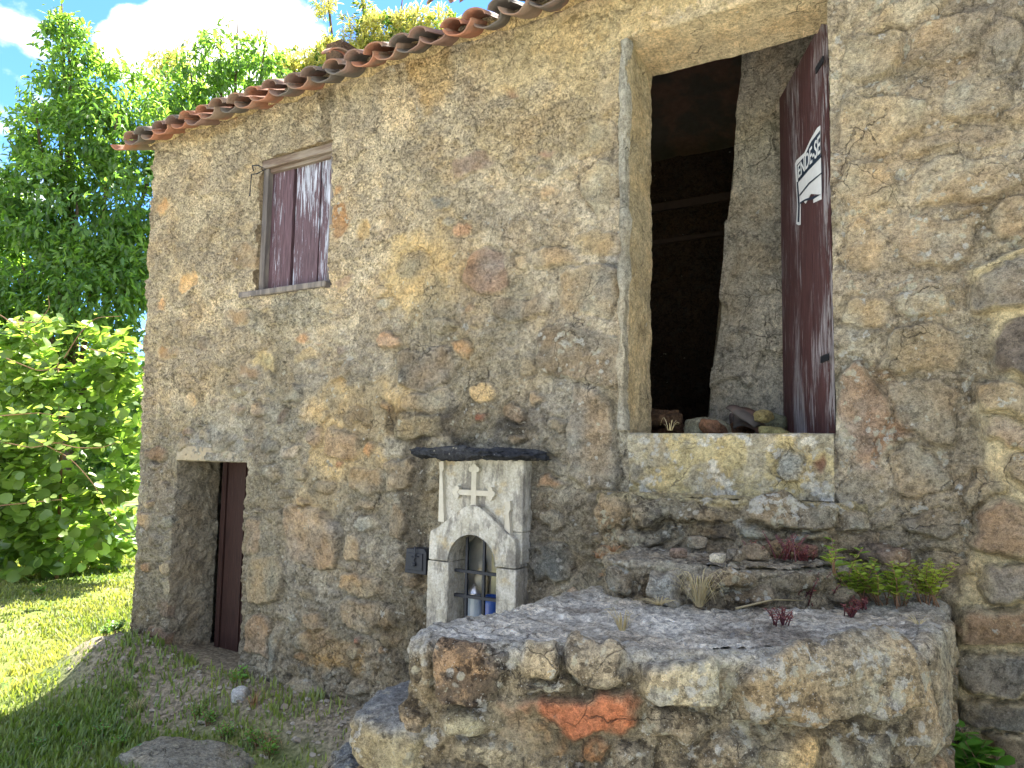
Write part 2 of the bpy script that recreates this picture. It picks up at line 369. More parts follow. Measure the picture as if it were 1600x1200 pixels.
    quads = np.stack([idx[:-1, :-1], idx[1:, :-1], idx[1:, 1:], idx[:-1, 1:]], -1)
    ii = np.where(inside, idn, -1); q4 = np.stack([ii[:-1, :-1], ii[1:, :-1], ii[1:, 1:], ii[:-1, 1:]], -1)
    fid = np.where((q4 == q4[..., :1]).all(-1), q4[..., 0], -1)
    keep = ~hole((uu[:-1, :-1]+uu[1:, 1:])/2, (vv[:-1, :-1]+vv[1:, 1:])/2)
    n_st = 0; objs = []
    for k, s in enumerate(seeds):
        R = max(s['rx'], s['ry'])*1.6+.1
        i0, i1 = np.searchsorted(U, (s['u']-R, s['u']+R)); j0, j1 = np.searchsorted(V, (s['v']-R, s['v']+R))
        sl = (slice(i0, min(i1, nu-1)), slice(j0, min(j1, nv-1)))
        sel = (fid[sl] == k) & keep[sl]
        if sel.sum() < 14:
            f_ = fid[sl]; f_[f_ == k] = -1; continue
        F_ = quads[sl][sel]; un, inv = np.unique(F_, return_inverse=True); F_ = inv.reshape(F_.shape)
        vv_ = V3[un]; cc = CC[un]; mm = MM[un]
        ed = np.concatenate([F_[:, [0, 1]], F_[:, [1, 2]], F_[:, [2, 3]], F_[:, [3, 0]]]); es = np.sort(ed, 1)
        _, inv2, cnt = np.unique(es[:, 0]*(len(un)+1)+es[:, 1], return_inverse=True, return_counts=True)
        be = ed[cnt[inv2] == 1]; bv = np.unique(be); mp_ = np.full(len(un), -1); mp_[bv] = np.arange(len(bv))+len(un)
        hb = base(uu.ravel()[un[bv]], vv.ravel()[un[bv]], h.ravel()[un[bv]]-skirt)
        F2 = np.stack([be[:, 1], be[:, 0], mp_[be[:, 0]], mp_[be[:, 1]]], -1)
        o = mesh(s.get('name', 'stone'), np.vstack([vv_, hb]), np.vstack([F_, F2]), mat, parent if owner is None else owner(s), True,
             np.vstack([cc, cc[bv]]), np.vstack([mm, mm[bv]]))
        objs.append(o); n_st += 1
    def emit(sel, par, nm):
        F_ = quads[sel]; un, inv = np.unique(F_, return_inverse=True)
        if len(un) == 0: return None
        return mesh(nm, V3[un], inv.reshape(F_.shape), mat, par, True, CC[un], MM[un])
    rest = (fid == -1) & keep
    if owner is None: emit(rest, parent, wallname)
    else:
        ub = owner('split'); right = ((uu[:-1, :-1]+uu[1:, 1:])/2) > ub((vv[:-1, :-1]+vv[1:, 1:])/2)
        emit(rest & ~right, parent, wallname); emit(rest & right, owner(None), wallname)
    return dict(P=P, U=U, V=V, n=n_st, col=colr, msk=msk)
def axis(keys, steps):
    a = [keys[0]]
    for k in range(len(keys)-1):
        n = max(1, int(round((keys[k+1]-keys[k])/steps[k]))); a += list(np.linspace(keys[k], keys[k+1], n+1)[1:])
    return np.array(a)

# ================================================================== the house
HOUSE = empty('stone_house', (-3.2, 0, -1.9), 'old rubble stone house with crumbling ochre rough cast, small cellar door and open upper doorway', 'house')
NEIGH = empty('neighbouring_stone_wall', (.6, 0, -1.9), 'coarse granite wall with pale beige pointing at the right edge beside the landing', 'wall')
UC = -6.325+.07
def wall_base(s, v, h):
    r = .07; th = np.clip((UC-s)/r, 0, math.pi/2); rr = r+h
    x = np.where(s >= UC, s, UC-rr*np.sin(th)); ex = np.maximum(UC-s-r*math.pi/2, 0)
    y = np.where(s >= UC, -h, r-rr*np.cos(th)+ex)
    return np.stack([x, y, v+0*h], -1)
HOLES = dict(window=(-4.86, -4.06, 1.18, 2.265), cellar=(-5.75, -4.85, -1.80, -.115), door=(-1.72, -.65, .115, 2.38), niche=(-2.93, -2.52, -1.1, -.46))
def in_holes(u, v, m=0.0):
    r = np.zeros(np.shape(u), bool)
    for a, b, c, d in HOLES.values(): r |= (u > a-m) & (u < b+m) & (v > c-m) & (v < d+m)
    return r
def zb(u): return np.interp(u, [-6.3, -4.1, -1.75, -.6, -.5, 2], [.1, 1.15, 1.9, 2.4, 3.2, 3.2])
def rub(u, v): return sst(.35, -.45, v-zb(u)+(fbm(u*2.2, v*2.2, 40, 3)-.5)*.9)
# patches: px, py, rx, ry, colour, strength, (harl, lichen, crust) or None
PATCH = [(440, 665, 36, 55, (158, 152, 134), .85), (320, 690, 60, 24, (166, 162, 150), .85), (255, 760, 30, 40, (170, 150, 138), .6), (410, 850, 30, 110, (156, 146, 122), .7),
 (245, 900, 50, 180, (142, 134, 116), .85), (450, 492, 62, 26, (168, 162, 140), .6), (655, 430, 50, 60, (214, 186, 132), .8), (560, 640, 70, 42, (206, 176, 122), .75),
 (548, 720, 55, 32, (206, 178, 126), .75), (500, 760, 40, 40, (190, 165, 118), .5), (740, 668, 118, 30, (70, 66, 60), .85), (640, 780, 26, 100, (96, 86, 70), .8), (838, 830, 26, 120, (110, 106, 96), .7),
 (512, 1012, 60, 36, (196, 158, 96), .8), (520, 1110, 90, 50, (140, 130, 108), .6), (480, 980, 80, 50, (165, 155, 132), .5), (650, 1010, 45, 70, (106, 96, 78), .8), (620, 940, 40, 60, (120, 108, 84), .6),
 (960, 50, 200, 70, (204, 180, 130), .55), (1100, 20, 200, 40, (214, 192, 144), .7), (670, 110, 30, 70, (200, 160, 90), .5), (560, 60, 60, 90, (196, 170, 122), .3), (780, 600, 70, 60, (164, 154, 130), .5),
 (880, 640, 60, 60, (156, 150, 136), .5), (950, 440, 14, 30, (160, 160, 154), .7), (700, 400, 60, 60, (196, 168, 120), .3), (512, 180, 12, 60, (120, 105, 80), .6), (330, 190, 90, 20, (186, 156, 104), .5),
 (850, 200, 110, 50, (188, 162, 108), .3), (1420, 250, 120, 200, (168, 146, 112), .3), (1440, 640, 90, 120, (140, 128, 104), .5), (1380, 650, 34, 90, (172, 122, 84), .5), (1325, 600, 14, 90, (188, 184, 166), .7),
 (1480, 60, 120, 60, (170, 150, 120), .4), (1540, 20, 50, 90, (120, 112, 98), .5), (900, 830, 60, 60, (124, 112, 92), .6), (1560, 330, 60, 60, (150, 130, 106), .4), (660, 900, 24, 40, (110, 96, 76), .5)]
PW = []
for q in PATCH:
    a = onwall(q[0], q[1]); b = onwall(q[0]+1, q[1]); c = onwall(q[0], q[1]+1)
    PW.append((a[0], a[2], q[2]*abs(b[0]-a[0]), q[3]*abs(c[2]-a[2]), rgb(*q[4]), q[5]))
SPX = [(410, -50), (1625, -50), (1622, 380), (1512, 425), (1545, 500), (1572, 585), (1524, 640), (1530, 690), (1556, 760), (1530, 830), (1488, 940), (1490, 1060), (1485, 1200)]
SPW = sorted([(onwall(x, y)[2], onwall(x, y)[0]) for x, y in SPX[1:]])
def split_u(v): return np.interp(v, [q[0] for q in SPW], [q[1] for q in SPW])
def house_mortar(uu, vv):
    R = rub(uu, vv); nb = sst(-.03, .03, uu-split_u(vv)+.02*(fbm(uu*20, vv*20, 61, 2)-.5)*2)
    lowh = .05*(fbm(uu*.8, vv*.8, 50, 2)-.5) + .05*(fbm(uu*3, vv*3, 51, 3)-.5)*(.25+.75*R)
    # leave the openings' edges calm
    f1 = fbm(uu*34, vv*34, 52, 3, .6); f2 = fbm(uu*14, vv*14, 53, 3)
    rough = (f1-.5)*.042 + (f2-.5)*.022
    flakes = sst(.515, .535, fbm(uu*6, vv*6, 54, 4, .6))            # flaked upper coat, a real step in the surface
    h = lowh + rough + (1-R)*.012 + flakes*.019*(.3+.7*(1-R)) - R*.004
    right = sst(-.8, -.5, uu)
    h = h + right*(.02*(fbm(uu*2.4, vv*9, 57, 3)-.5)*2)
    top = rgb(204, 187, 154); mid = rgb(198, 184, 156); low = rgb(182, 173, 150); rt = rgb(192, 178, 150)
    a = sst(-.2, 1.2, vv)[..., None]; c = low*(1-a)+mid*a; c = c*R[..., None]+top*(1-R[..., None])
    c = c*(1-right[..., None])+rt*right[..., None]
    tone = fbm(uu*1.7, vv*1.7, 55, 4)[..., None]; c = c*(.70+.6*tone)
    c = c*(1-.22*flakes[..., None]*np.array([1., 1.02, .95]))
    wr = fbm(uu*7, vv*7, 56, 4); wu = (fbm(uu*4, vv*4, 58, 3)-.5)*.22; wv = (fbm(uu*4, vv*4, 59, 3)-.5)*.22
    smooth = np.zeros_like(uu)
    for (pu, pv, ru, rv, pc, st) in PW:
        d = np.sqrt(((uu+wu-pu)/(ru*1.15))**2+((vv+wv-pv)/(rv*1.15))**2)
        w = (sst(1.15, .75, d+(wr-.5)*.8)*st)[..., None]; c = c*(1-w)+pc*(.8+.4*wr[..., None])*w
        if sum(pc) > sum(rgb(196, 160, 110)): smooth = np.maximum(smooth, w[..., 0])
    h = h - rough*smooth*.6
    # weathered grey bloom on rubble
    gb = sst(.5, .68, fbm(uu*3.3, vv*3.3, 60, 4))*(.2+.5*R); c = c*(1-gb[..., None])+rgb(146, 136, 112)*gb[..., None]
    low_dark = sst(-.9, -1.6, vv)*.12; c = c*(1-low_dark[..., None])
    c = c*(1-nb[..., None])+rgb(206, 190, 150)*(.85+.3*fbm(uu*5, vv*5, 63, 3)[..., None])*nb[..., None]
    h = h*(1-nb)+nb*(lowh+.045+.008*(fbm(uu*12, vv*12, 62, 3)-.5))
    m = np.stack([(.9-.5*R)*(1-smooth)*(1-nb)+.06, (.12+.35*R+.25*right)*(1-nb)+.02, (.12+.22*R+.35*sst(-1., -1.7, vv))*(1-nb)], -1)
    return h, c, m, lowh+nb*.05
g1 = (150, 138, 112); g2 = (134, 124, 104); tn = (186, 158, 112); orr = (206, 146, 76); br = (140, 104, 80)
H = [ # px, py, rx, ry, colour, prot, angle, lichen, crust
 (762,425,36,35,(150,108,86),.022,-10,.1,.1),(810,485,52,22,(140,118,92),.02,0,.2,.3),(665,572,52,30,(122,106,88),.024,0,.2,.4),(603,530,18,17,(206,148,94),.03,0,.05,0),(715,545,24,16,(196,146,90),.015,0,.1,.1),
 (922,458,47,42,(158,138,106),.025,0,.4,.2),(905,556,66,44,(142,124,100),.03,-8,.7,.3),(665,622,40,18,(176,148,104),.02,10,.2,.2),(760,612,26,24,(204,168,104),.02,0,.1,.1),(652,662,46,24,(160,146,110),.02,0,.3,.2),
 (803,643,18,20,(132,110,86),.025,0,.4,.3),(755,658,14,10,(150,80,60),.015,0,.2,.2),(925,690,39,82,(150,130,104),.035,4,.6,.3),(537,692,26,24,(190,154,116),.035,0,.1,.1),(578,752,30,22,(170,144,104),.02,0,.2,.2),
 (622,742,28,24,(158,138,106),.02,0,.3,.3),(857,750,24,13,(176,130,86),.015,0,.2,.2),(855,812,26,18,(150,140,116),.02,0,.4,.2),(577,822,22,16,(166,160,138),.02,0,.4,.2),(622,815,17,30,(166,138,98),.018,0,.2,.2),
 (842,622,15,12,(180,144,96),.012,0,.1,.1),(872,664,15,12,(150,134,104),.02,0,.4,.2),(865,692,15,14,(160,144,112),.02,0,.4,.1),(801,146,18,9,(176,128,96),-.012,-14,.02,0),(721,356,16,16,(186,128,82),-.006,0,.05,.05),
 (601,352,14,13,(206,176,132),.012,0,.1,0),(533,345,18,29,(160,112,62),.022,0,.5,.1),(570,357,15,23,(196,156,84),.015,0,.25,.05),(532,300,10,8,(200,138,62),.012,0,0,0),(736,262,33,17,(158,116,92),.012,5,.2,.2),
 (688,315,20,14,(122,114,98),.016,0,.2,.3),(935,212,40,27,(164,146,106),.028,0,.3,.15),(937,292,28,48,(156,142,108),.028,0,.4,.1),(853,242,20,9,(156,96,74),.01,-5,.05,.05),(845,270,22,11,(172,140,98),.014,5,.1,.1),
 (887,268,20,12,(170,150,108),.02,0,.1,.1),(820,310,17,13,(158,144,112),.01,0,.1,.1),(930,378,38,24,(168,144,98),.02,0,.2,.2),(875,402,42,19,(174,138,88),.018,0,.2,.2),(948,152,22,32,(182,156,110),.025,0,.1,.05),
 (295,438,15,15,(212,156,76),.012,0,0,0),(258,320,13,14,(200,148,82),.012,0,0,0),(254,477,9,11,(206,150,86),.012,0,0,0),(392,352,14,12,(178,150,106),.03,0,.1,.1),(388,402,22,21,(168,136,94),.028,0,.1,.1),
 (538,442,19,12,(178,128,90),.015,0,.1,.1),(476,528,15,10,(208,146,80),.015,0,0,0),(498,532,7,5,(206,136,70),.015,0,0,0),(480,556,22,14,(192,158,98),.012,0,.1,.1),(412,563,19,18,(190,162,96),.008,0,.1,.05),
 (394,584,18,12,(152,118,84),.01,0,.1,.1),(322,543,13,12,(150,120,92),.01,0,.1,.1),(262,546,24,9,(178,136,88),.01,0,.1,.1),(376,496,20,13,(158,128,94),.01,0,.1,.2),(296,628,13,14,(196,162,114),.008,0,.1,.05),
 (495,680,20,20,(146,118,94),.025,0,.2,.2),(487,843,48,47,(160,130,98),.028,0,.4,.4),(555,862,19,25,(184,152,104),.025,0,.2,.1),(562,914,38,15,(188,156,106),.028,0,.2,.1),(484,925,18,14,(156,146,118),.02,0,.4,.2),
 (415,905,30,38,(176,154,112),.025,0,.3,.15),(404,994,24,36,(168,132,94),.022,0,.4,.2),(401,838,12,36,(170,138,104),.018,0,.2,.1),(492,968,21,16,(138,122,98),.022,0,.3,.3),(570,962,45,30,(160,138,104),.022,0,.4,.3),
 (556,1004,7,8,(200,112,70),.01,0,0,0),(470,1090,37,27,(168,162,140),.035,0,.9,.15),(517,1106,9,12,(176,170,150),.03,0,.6,.1),(541,1108,17,17,(166,160,140),.035,0,.8,.2),(559,1078,17,14,(158,148,128),.03,0,.6,.3),
 (518,1130,18,10,(136,126,106),.03,0,.4,.4),(478,1152,26,28,(146,134,110),.03,0,.6,.3),(555,1024,12,13,(158,148,118),.025,0,.3,.3),(592,1040,14,14,(152,144,118),.025,0,.4,.3),(868,882,36,30,(112,112,104),.03,0,.6,.3),
 (266,917,13,21,(184,164,130),.018,0,.5,.1),(256,1012,32,28,(140,106,80),.03,0,.4,.1),(226,815,15,12,(168,142,110),.015,0,.2,.1),(222,560,12,14,(170,140,108),.012,0,.1,.1),(430,1010,14,40,(150,144,124),.02,0,.5,.2),
 (640,905,20,14,(150,120,84),.02,0,.3,.3),(600,990,24,18,(158,140,106),.02,0,.3,.2),(850,872,18,14,(120,114,100),.02,0,.5,.3),(575,700,10,12,(206,150,90),.012,0,0,0),(535,728,8,10,(196,130,76),.012,0,0,0),
 (700,350,14,10,(150,142,122),.012,0,.3,.1),(640,300,12,9,(176,146,100),.01,0,.1,.1),(905,238,1,1,(0,0,0),0,0,0,0),
 # right of the doorway
 (1520,160,60,36,(164,148,118),.035,-8,.5,.2),(1352,282,48,40,(174,152,114),.03,0,.4,.1),(1375,190,66,42,(176,152,110),.026,-5,.4,.1),(1355,80,54,48,(178,154,112),.026,-8,.35,.1),(1490,60,80,40,(160,142,114),.02,-8,.5,.3),
 (1500,226,95,18,(156,136,108),.018,-4,.4,.2),(1500,285,95,30,(170,148,112),.026,-3,.5,.15),(1350,382,46,46,(172,146,106),.024,0,.5,.1),(1462,372,60,42,(166,140,104),.026,0,.7,.1),(1594,180,36,34,(158,140,110),.035,0,.4,.1),
 (1348,640,38,95,(170,128,94),.022,0,.7,.1),(1350,768,40,40,(150,134,104),.024,0,.6,.3),(1440,545,62,36,(160,142,108),.018,0,.4,.2),(1440,640,56,50,(150,134,106),.018,0,.4,.3),(1432,735,50,40,(146,132,106),.02,0,.4,.3),
 (1356,486,46,24,(170,150,112),.016,0,.4,.1),(1440,470,52,24,(166,150,118),.02,0,.8,.1),(1532,778,36,28,(160,150,120),.035,0,.5,.2),(1540,598,13,6,(196,190,166),.02,0,.3,0),(1460,820,46,28,(140,126,104),.018,0,.3,.3),
 (1400,850,40,22,(150,132,104),.022,0,.5,.3),(1560,70,44,50,(150,134,112),.03,0,.4,.3),(1420,10,70,24,(178,154,112),.02,0,.3,.1),(1575,350,50,40,(156,136,106),.028,0,.4,.2)]
NB = [(1582,448,68,38,(132,122,108),.05,0,.3,.3),(1610,546,56,44,(110,96,88),.045,0,.1,.1),(1592,634,64,30,(180,158,120),.05,0,.7,.1),(1590,682,58,22,(180,150,116),.045,0,.5,.1),(1606,732,52,28,(172,148,112),.05,0,.5,.1),
 (1582,830,66,40,(150,118,86),.05,-22,.2,.2),(1604,905,76,28,(144,122,98),.045,0,.4,.2),(1562,968,70,32,(138,108,80),.05,4,.3,.2),(1572,1042,84,32,(128,118,102),.055,6,.3,.4),(1560,1100,66,30,(126,116,100),.05,14,.3,.3),(1600,1165,60,36,(116,108,92),.05,0,.3,.3),(1530,1180,34,36,(104,96,82),.04,0,.2,.4),
 (1700,480,46,60,(150,130,104),.05,0,.3,.2),(1715,640,50,40,(140,122,98),.05,0,.3,.2),(1720,780,52,50,(160,136,106),.05,0,.4,.2),(1730,920,50,50,(136,120,98),.05,0,.3,.2),(1740,1060,56,50,(130,118,100),.05,0,.3,.3),(1740,1190,60,40,(126,114,96),.05,0,.3,.3)]
seeds = [seed_px(x, y, rx, ry, c, p, a, li, dk) for (x, y, rx, ry, c, p, a, li, dk) in H if rx > 2]
for s_ in seeds: s_['prot'] = (s_['prot']*.55+.002) if s_['u'] > -.6 else s_['prot']*.7+.002
nbs = [seed_px(x, y, rx, ry, c, p, a, li, dk, ha=.1) for (x, y, rx, ry, c, p, a, li, dk) in NB]
for s_ in seeds:
    if s_['rx'] > .13: s_['blk'] = 1
for s_ in nbs: s_['nb'] = 1; s_['blk'] = 1; s_['bl'] = .95; s_['rx'] *= 1.04; s_['ry'] *= 1.04
seeds += nbs
# smaller rubble between the big stones, packed where the coat has gone
cand = 0
pal = [g1, g2, tn, (176, 150, 110), (160, 128, 94), (150, 112, 84), (168, 158, 132), (186, 140, 88), (140, 126, 104)]
for _ in range(9000):
    u = RNG.uniform(-6.2, 1.15); v = RNG.uniform(-2.0, 2.6); nbz = u > split_u(v)
    if not nbz and RNG.random() > float(rub(np.array([u]), np.array([v]))[0])*1.0-.1: continue
    r = RNG.uniform(.045, .12) if u < -.6 else RNG.uniform(.07, .16)
    if nbz: r = RNG.uniform(.08, .19)
    rx = r*RNG.uniform(1., 1.6); ry = r*RNG.uniform(.6, .95)
    if in_holes(np.array([u]), np.array([v]), ry*.8)[0]: continue
    if any(abs(u-q['u']) < (q['rx']+rx)*.92 and abs(v-q['v']) < (q['ry']+ry)*.90 for q in seeds): continue
    c = pal[int(RNG.integers(len(pal)))]; dim = RNG.uniform(.85, 1.08)
    seeds.append(dict(u=u, v=v, rx=rx, ry=ry, col=rgb(*c)*dim, prot=RNG.uniform(.004, .022)+(.03 if nbz else 0), ang=RNG.uniform(-.25, .25), m=(.3, RNG.uniform(.1, .6), RNG.uniform(.05, .4)), p=2.5, nb=int(nbz), bl=.9 if nbz else RNG.uniform(.4, .75)))
    cand += 1
    if cand > 190: break
U = axis([-11.3, UC-.2, -5.75, -4.86, -4.85, -4.06, -2.93, -2.52, -1.72, -.65, .3, 1.6], [.06, .0115, .0115, .01, .011, .0105, .010, .010, .0095, .009, .0085, .012])
V = axis([-2.35, -1.80, -1.1, -.46, -.115, .115, 1.18, 2.265, 2.38, 2.80], [.014, .0105, .01, .0095, .0095, .0095, .0095, .0095, .0105])
def own(s):
    if s == 'split': return split_u
    if s is None: return NEIGH
    return NEIGH if s.get('nb') else HOUSE
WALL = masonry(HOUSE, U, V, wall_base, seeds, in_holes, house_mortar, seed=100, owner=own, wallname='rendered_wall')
for o_ in C.objects:
    if o_.name.startswith('rendered_wall'): print('wall', o_.name, o_.parent.name, len(o_.data.polygons))
def wall_h(u, v):                                              # front surface y at (u,v)
    i = int(np.clip(np.searchsorted(U, u), 0, len(U)-1)); j = int(np.clip(np.searchsorted(V, v), 0, len(V)-1)); return WALL['P'][i, j, 1]

# reveals: strips going in from the wall's own edge vertices, so that they meet it
def reveal(hole, depth, col, sides='LRT', mat=None, name='reveal', msk=(.2, .1, .05), amp=.02, slant=0.0):
    a, b, c, d = hole; P = WALL['P']; ia, ib = np.searchsorted(U, a-1e-6), np.searchsorted(U, b-1e-6); ja, jb = np.searchsorted(V, c-1e-6), np.searchsorted(V, d-1e-6)
    n = max(3, int(depth/.012)); out_ = []
    for sd in sides:
        line = {'L': P[ia, ja:jb+1], 'R': P[ib, ja:jb+1], 'T': P[ia:ib+1, jb], 'B': P[ia:ib+1, ja]}[sd]
        nrm = {'L': (1, 0, 0), 'R': (-1, 0, 0), 'T': (0, 0, -1), 'B': (0, 0, 1)}[sd]; nrm = np.array(nrm, float)
        t = np.linspace(0, 1, n)[:, None, None]; G = line[None] + t*np.array([0, 1, 0])*depth
        G = G - (G[..., 1:2]-(line[None][..., 1:2]+t*(depth)))*0
        G[..., 1] = line[None][..., 1]*(1-t[..., 0]) + depth*t[..., 0]
        k = line[:, 2] if sd in 'LR' else line[:, 0]
        ns = (fbm(G[..., 1]*9+3, np.broadcast_to(k, G.shape[:2])*9, 70, 4, .6)-.5)*2*amp+(fbm(G[..., 1]*40, np.broadcast_to(k, G.shape[:2])*40, 71, 2)-.5)*amp*.5
        G = G + nrm*(ns*np.minimum(1, t[..., 0]*5))[..., None] + nrm*(t*slant if sd == 'T' else 0)
        m_, l_ = G.shape[:2]; idx = np.arange(m_*l_).reshape(m_, l_)
        q = np.stack([idx[:-1, :-1], idx[1:, :-1], idx[1:, 1:], idx[:-1, 1:]], -1).reshape(-1, 4)
        cc = rgb(*col)*(.8+.4*fbm(G[..., 1]*8, np.broadcast_to(k, G.shape[:2])*8, 73, 4))[..., None]
        out_.append(mesh(name, G.reshape(-1, 3), q, mat or MAS, HOUSE, True, cc.reshape(-1, 3), np.tile(np.array(msk), (m_*l_, 1))))
    return out_
reveal(HOLES['cellar'], .42, (158, 148, 126), name='cellar_reveal', amp=.028)
reveal(HOLES['door'], .33, (196, 178, 140), 'LR', name='door_reveal', amp=.016)
reveal(HOLES['window'], .16, (150, 132, 104), 'LRTB', name='window_reveal', amp=.01)
reveal(HOLES['niche'], .30, (190, 184, 168), 'LRT', name='niche_reveal', amp=.006)

# ------------------------------------------------------------------ ground
def gz(x, y):
    z = -1.93 + .10*(fbm(x*.5, y*.5, 80, 3)-.5) + .03*(fbm(x*3, y*3, 81, 3)-.5)
    d = np.maximum(0, np.maximum(-6.6-x, 0))+np.maximum(0, -y-.05)*1.0+np.maximum(x+2.6, 0)*.6
    z = z + .24*np.exp(-(d/.42)**2)*(y < .6)
    z = z + .25*sst(-2.5, .5, x)*sst(1, -2, y)                        # rises towards the stairs
    z = z + .16*np.exp(-((x+6.05)/.45)**2-((y+.25)/.38)**2)
    r = np.hypot(x, y); z = z + sst(14, 60, r)*1.2*(fbm(x*.03, y*.03, 82, 3)-.2)
    return z
xs = np.unique(np.concatenate([np.arange(-8, 1.5, .035), np.arange(-16, -8, .12), np.arange(-60, -16, 1.5), np.arange(1.5, 60, 1.5), np.linspace(-900, -60, 24), np.linspace(60, 900, 24)]))
ys = np.unique(np.concatenate([np.arange(-4.2, 1, .035), np.arange(1, 9, .12), np.arange(9, 60, 1.5), np.arange(-60, -4.2, 1.5), np.linspace(-900, -60, 24), np.linspace(60, 900, 24)]))
gx, gy = np.meshgrid(xs, ys, indexing='ij'); gzz = gz(gx, gy)
idx = np.arange(gx.size).reshape(gx.shape)
m, t, b = newmat('ground'); co = objco(t); n = noise(t, co, 1.3, 7, .6); n2 = noise(t, co, 30, 6, .7); n3 = noise(t, co, .5, 4, .5)
k = N(t, 'ShaderNodeAttribute', attribute_name='Col'); sp = N(t, 'ShaderNodeSeparateColor'); L(t, k.outputs['Color'], sp.inputs[0])
gr = mixc(t, mrange(t, n, .35, .65), (.075, .12, .02), (.19, .20, .055)); so = mixc(t, mrange(t, n2, .35, .65), (.13, .11, .07), (.25, .21, .14))
c = mixc(t, mth(t, 'MAXIMUM', mrange(t, mth(t, 'ADD', n, mth(t, 'MULTIPLY', n2, .25)), .70, .80), sp.outputs[0]), gr, so)
L(t, mixc(t, 1., c, grey(t, mrange(t, n2, .2, .8, .6, 1.4)), 'MULTIPLY'), b.inputs['Base Color']); b.inputs['Roughness'].default_value = .95; bumps(t, b, [(n2, .8, .03)])
bare = sst(.85, .30, np.maximum(-gy, 0)+np.maximum(-6.55-gx, 0)*3+(fbm(gx*2, gy*2, 83, 3)-.5)*.7+(gy > 1.5)*2)
go = mesh('ground', np.stack([gx, gy, gzz], -1).reshape(-1, 3), np.stack([idx[:-1, :-1], idx[1:, :-1], idx[1:, 1:], idx[:-1, 1:]], -1).reshape(-1, 4), m, None, True, np.repeat(bare.reshape(-1, 1), 3, 1))
tag(go, kind='structure')
# unseen pale sheet added beyond the house shadow to bounce sun onto the facade
lx, ly = np.meshgrid(np.linspace(-14, 12, 160), np.linspace(-16, -3.0, 80), indexing='ij'); lz = gz(lx, ly)+.02+.01*(fbm(lx*2, ly*2, 86, 2)-.5); idx = np.arange(lx.size).reshape(lx.shape)
BOUNCE = simple('bounce_ground_pale', (.56, .55, .52), .95, 18, .3, .01); tag(mesh('bounce_ground', np.stack([lx, ly, lz], -1).reshape(-1, 3), np.stack([idx[:-1, :-1], idx[1:, :-1], idx[1:, 1:], idx[:-1, 1:]], -1).reshape(-1, 4), BOUNCE, None, True), kind='structure')

# ------------------------------------------------------------------ house shell: back, right side, partition, floor
def slab_quad(name, a, b, c_, d, th, col, parent=HOUSE, n=60, amp=.02, sd=0, msk=(.3, .1, .25)):
    """rough plastered slab through four corners, thickness th behind it"""
    a, b, c_, d = (np.array(p, float) for p in (a, b, c_, d)); nr = np.cross(b-a, d-a); nr = nr/np.linalg.norm(nr)
    s_, t_ = np.meshgrid(np.linspace(0, 1, n), np.linspace(0, 1, n), indexing='ij'); s3, t3 = s_[..., None], t_[..., None]
    G = (a*(1-s3)+b*s3)*(1-t3)+(d*(1-s3)+c_*s3)*t3; w = np.linalg.norm(b-a); hh = np.linalg.norm(d-a)
    G = G + nr*((fbm(s_*w*3, t_*hh*3, sd, 4, .6)-.5)*2*amp+sst(.48, .52, fbm(s_*w*5, t_*hh*5, sd+5, 3))*amp*.9)[..., None]
    idx = np.arange(n*n).reshape(n, n); q = np.stack([idx[:-1, :-1], idx[1:, :-1], idx[1:, 1:], idx[:-1, 1:]], -1).reshape(-1, 4)
    back = [a-nr*th, b-nr*th, c_-nr*th, d-nr*th]; N0 = n*n; k_ = [idx[0, 0], idx[-1, 0], idx[-1, -1], idx[0, -1]]
    qb = [[k_[0], k_[1], N0+1, N0][::-1], [k_[1], k_[2], N0+2, N0+1][::-1], [k_[2], k_[3], N0+3, N0+2][::-1], [k_[3], k_[0], N0, N0+3][::-1], [N0, N0+3, N0+2, N0+1]]
    cc = rgb(*col)*(.6+.8*fbm(s_*w*2, t_*hh*2, sd+3, 4))[..., None]
    return mesh(name, np.vstack([G.reshape(-1, 3), back]), np.vstack([q, qb]), MAS, parent, True, np.vstack([cc.reshape(-1, 3), np.tile(rgb(*col), (4, 1))]), np.tile(np.array(msk), (N0+4, 1)))
slab_quad('back_wall', (1.5, 5, -2.3), (-6.3, 5, -2.3), (-6.3, 5, 2.75), (1.5, 5, 2.75), .3, (150, 134, 104), sd=200)
slab_quad('side_wall', (1.6, 0.05, -2.3), (1.6, 5.2, -2.3), (1.6, 5.2, 3.6), (1.6, 0.05, 3.6), .25, (150, 134, 104), sd=210)
# partition facing the doorway, its end leaning; the room behind it stays dark
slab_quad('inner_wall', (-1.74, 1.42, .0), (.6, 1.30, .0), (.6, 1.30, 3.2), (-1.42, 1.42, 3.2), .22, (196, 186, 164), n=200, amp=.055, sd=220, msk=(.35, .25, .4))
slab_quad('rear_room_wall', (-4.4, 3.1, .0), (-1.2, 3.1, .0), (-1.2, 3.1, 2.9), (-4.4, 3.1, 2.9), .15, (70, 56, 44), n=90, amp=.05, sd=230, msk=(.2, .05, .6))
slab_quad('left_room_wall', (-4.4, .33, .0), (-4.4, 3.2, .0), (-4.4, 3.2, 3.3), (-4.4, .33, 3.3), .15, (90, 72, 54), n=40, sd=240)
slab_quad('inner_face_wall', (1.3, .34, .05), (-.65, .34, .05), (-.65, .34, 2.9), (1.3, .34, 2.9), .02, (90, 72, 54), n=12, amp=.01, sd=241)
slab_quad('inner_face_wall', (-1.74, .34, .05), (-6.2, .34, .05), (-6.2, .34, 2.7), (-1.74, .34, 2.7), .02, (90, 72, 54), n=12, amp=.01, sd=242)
f = MB(); f.box((-6.2, .30, -.10), (1.35, 4.95, .06)); f.build('upper_floor', DARKW, HOUSE)
f = MB()
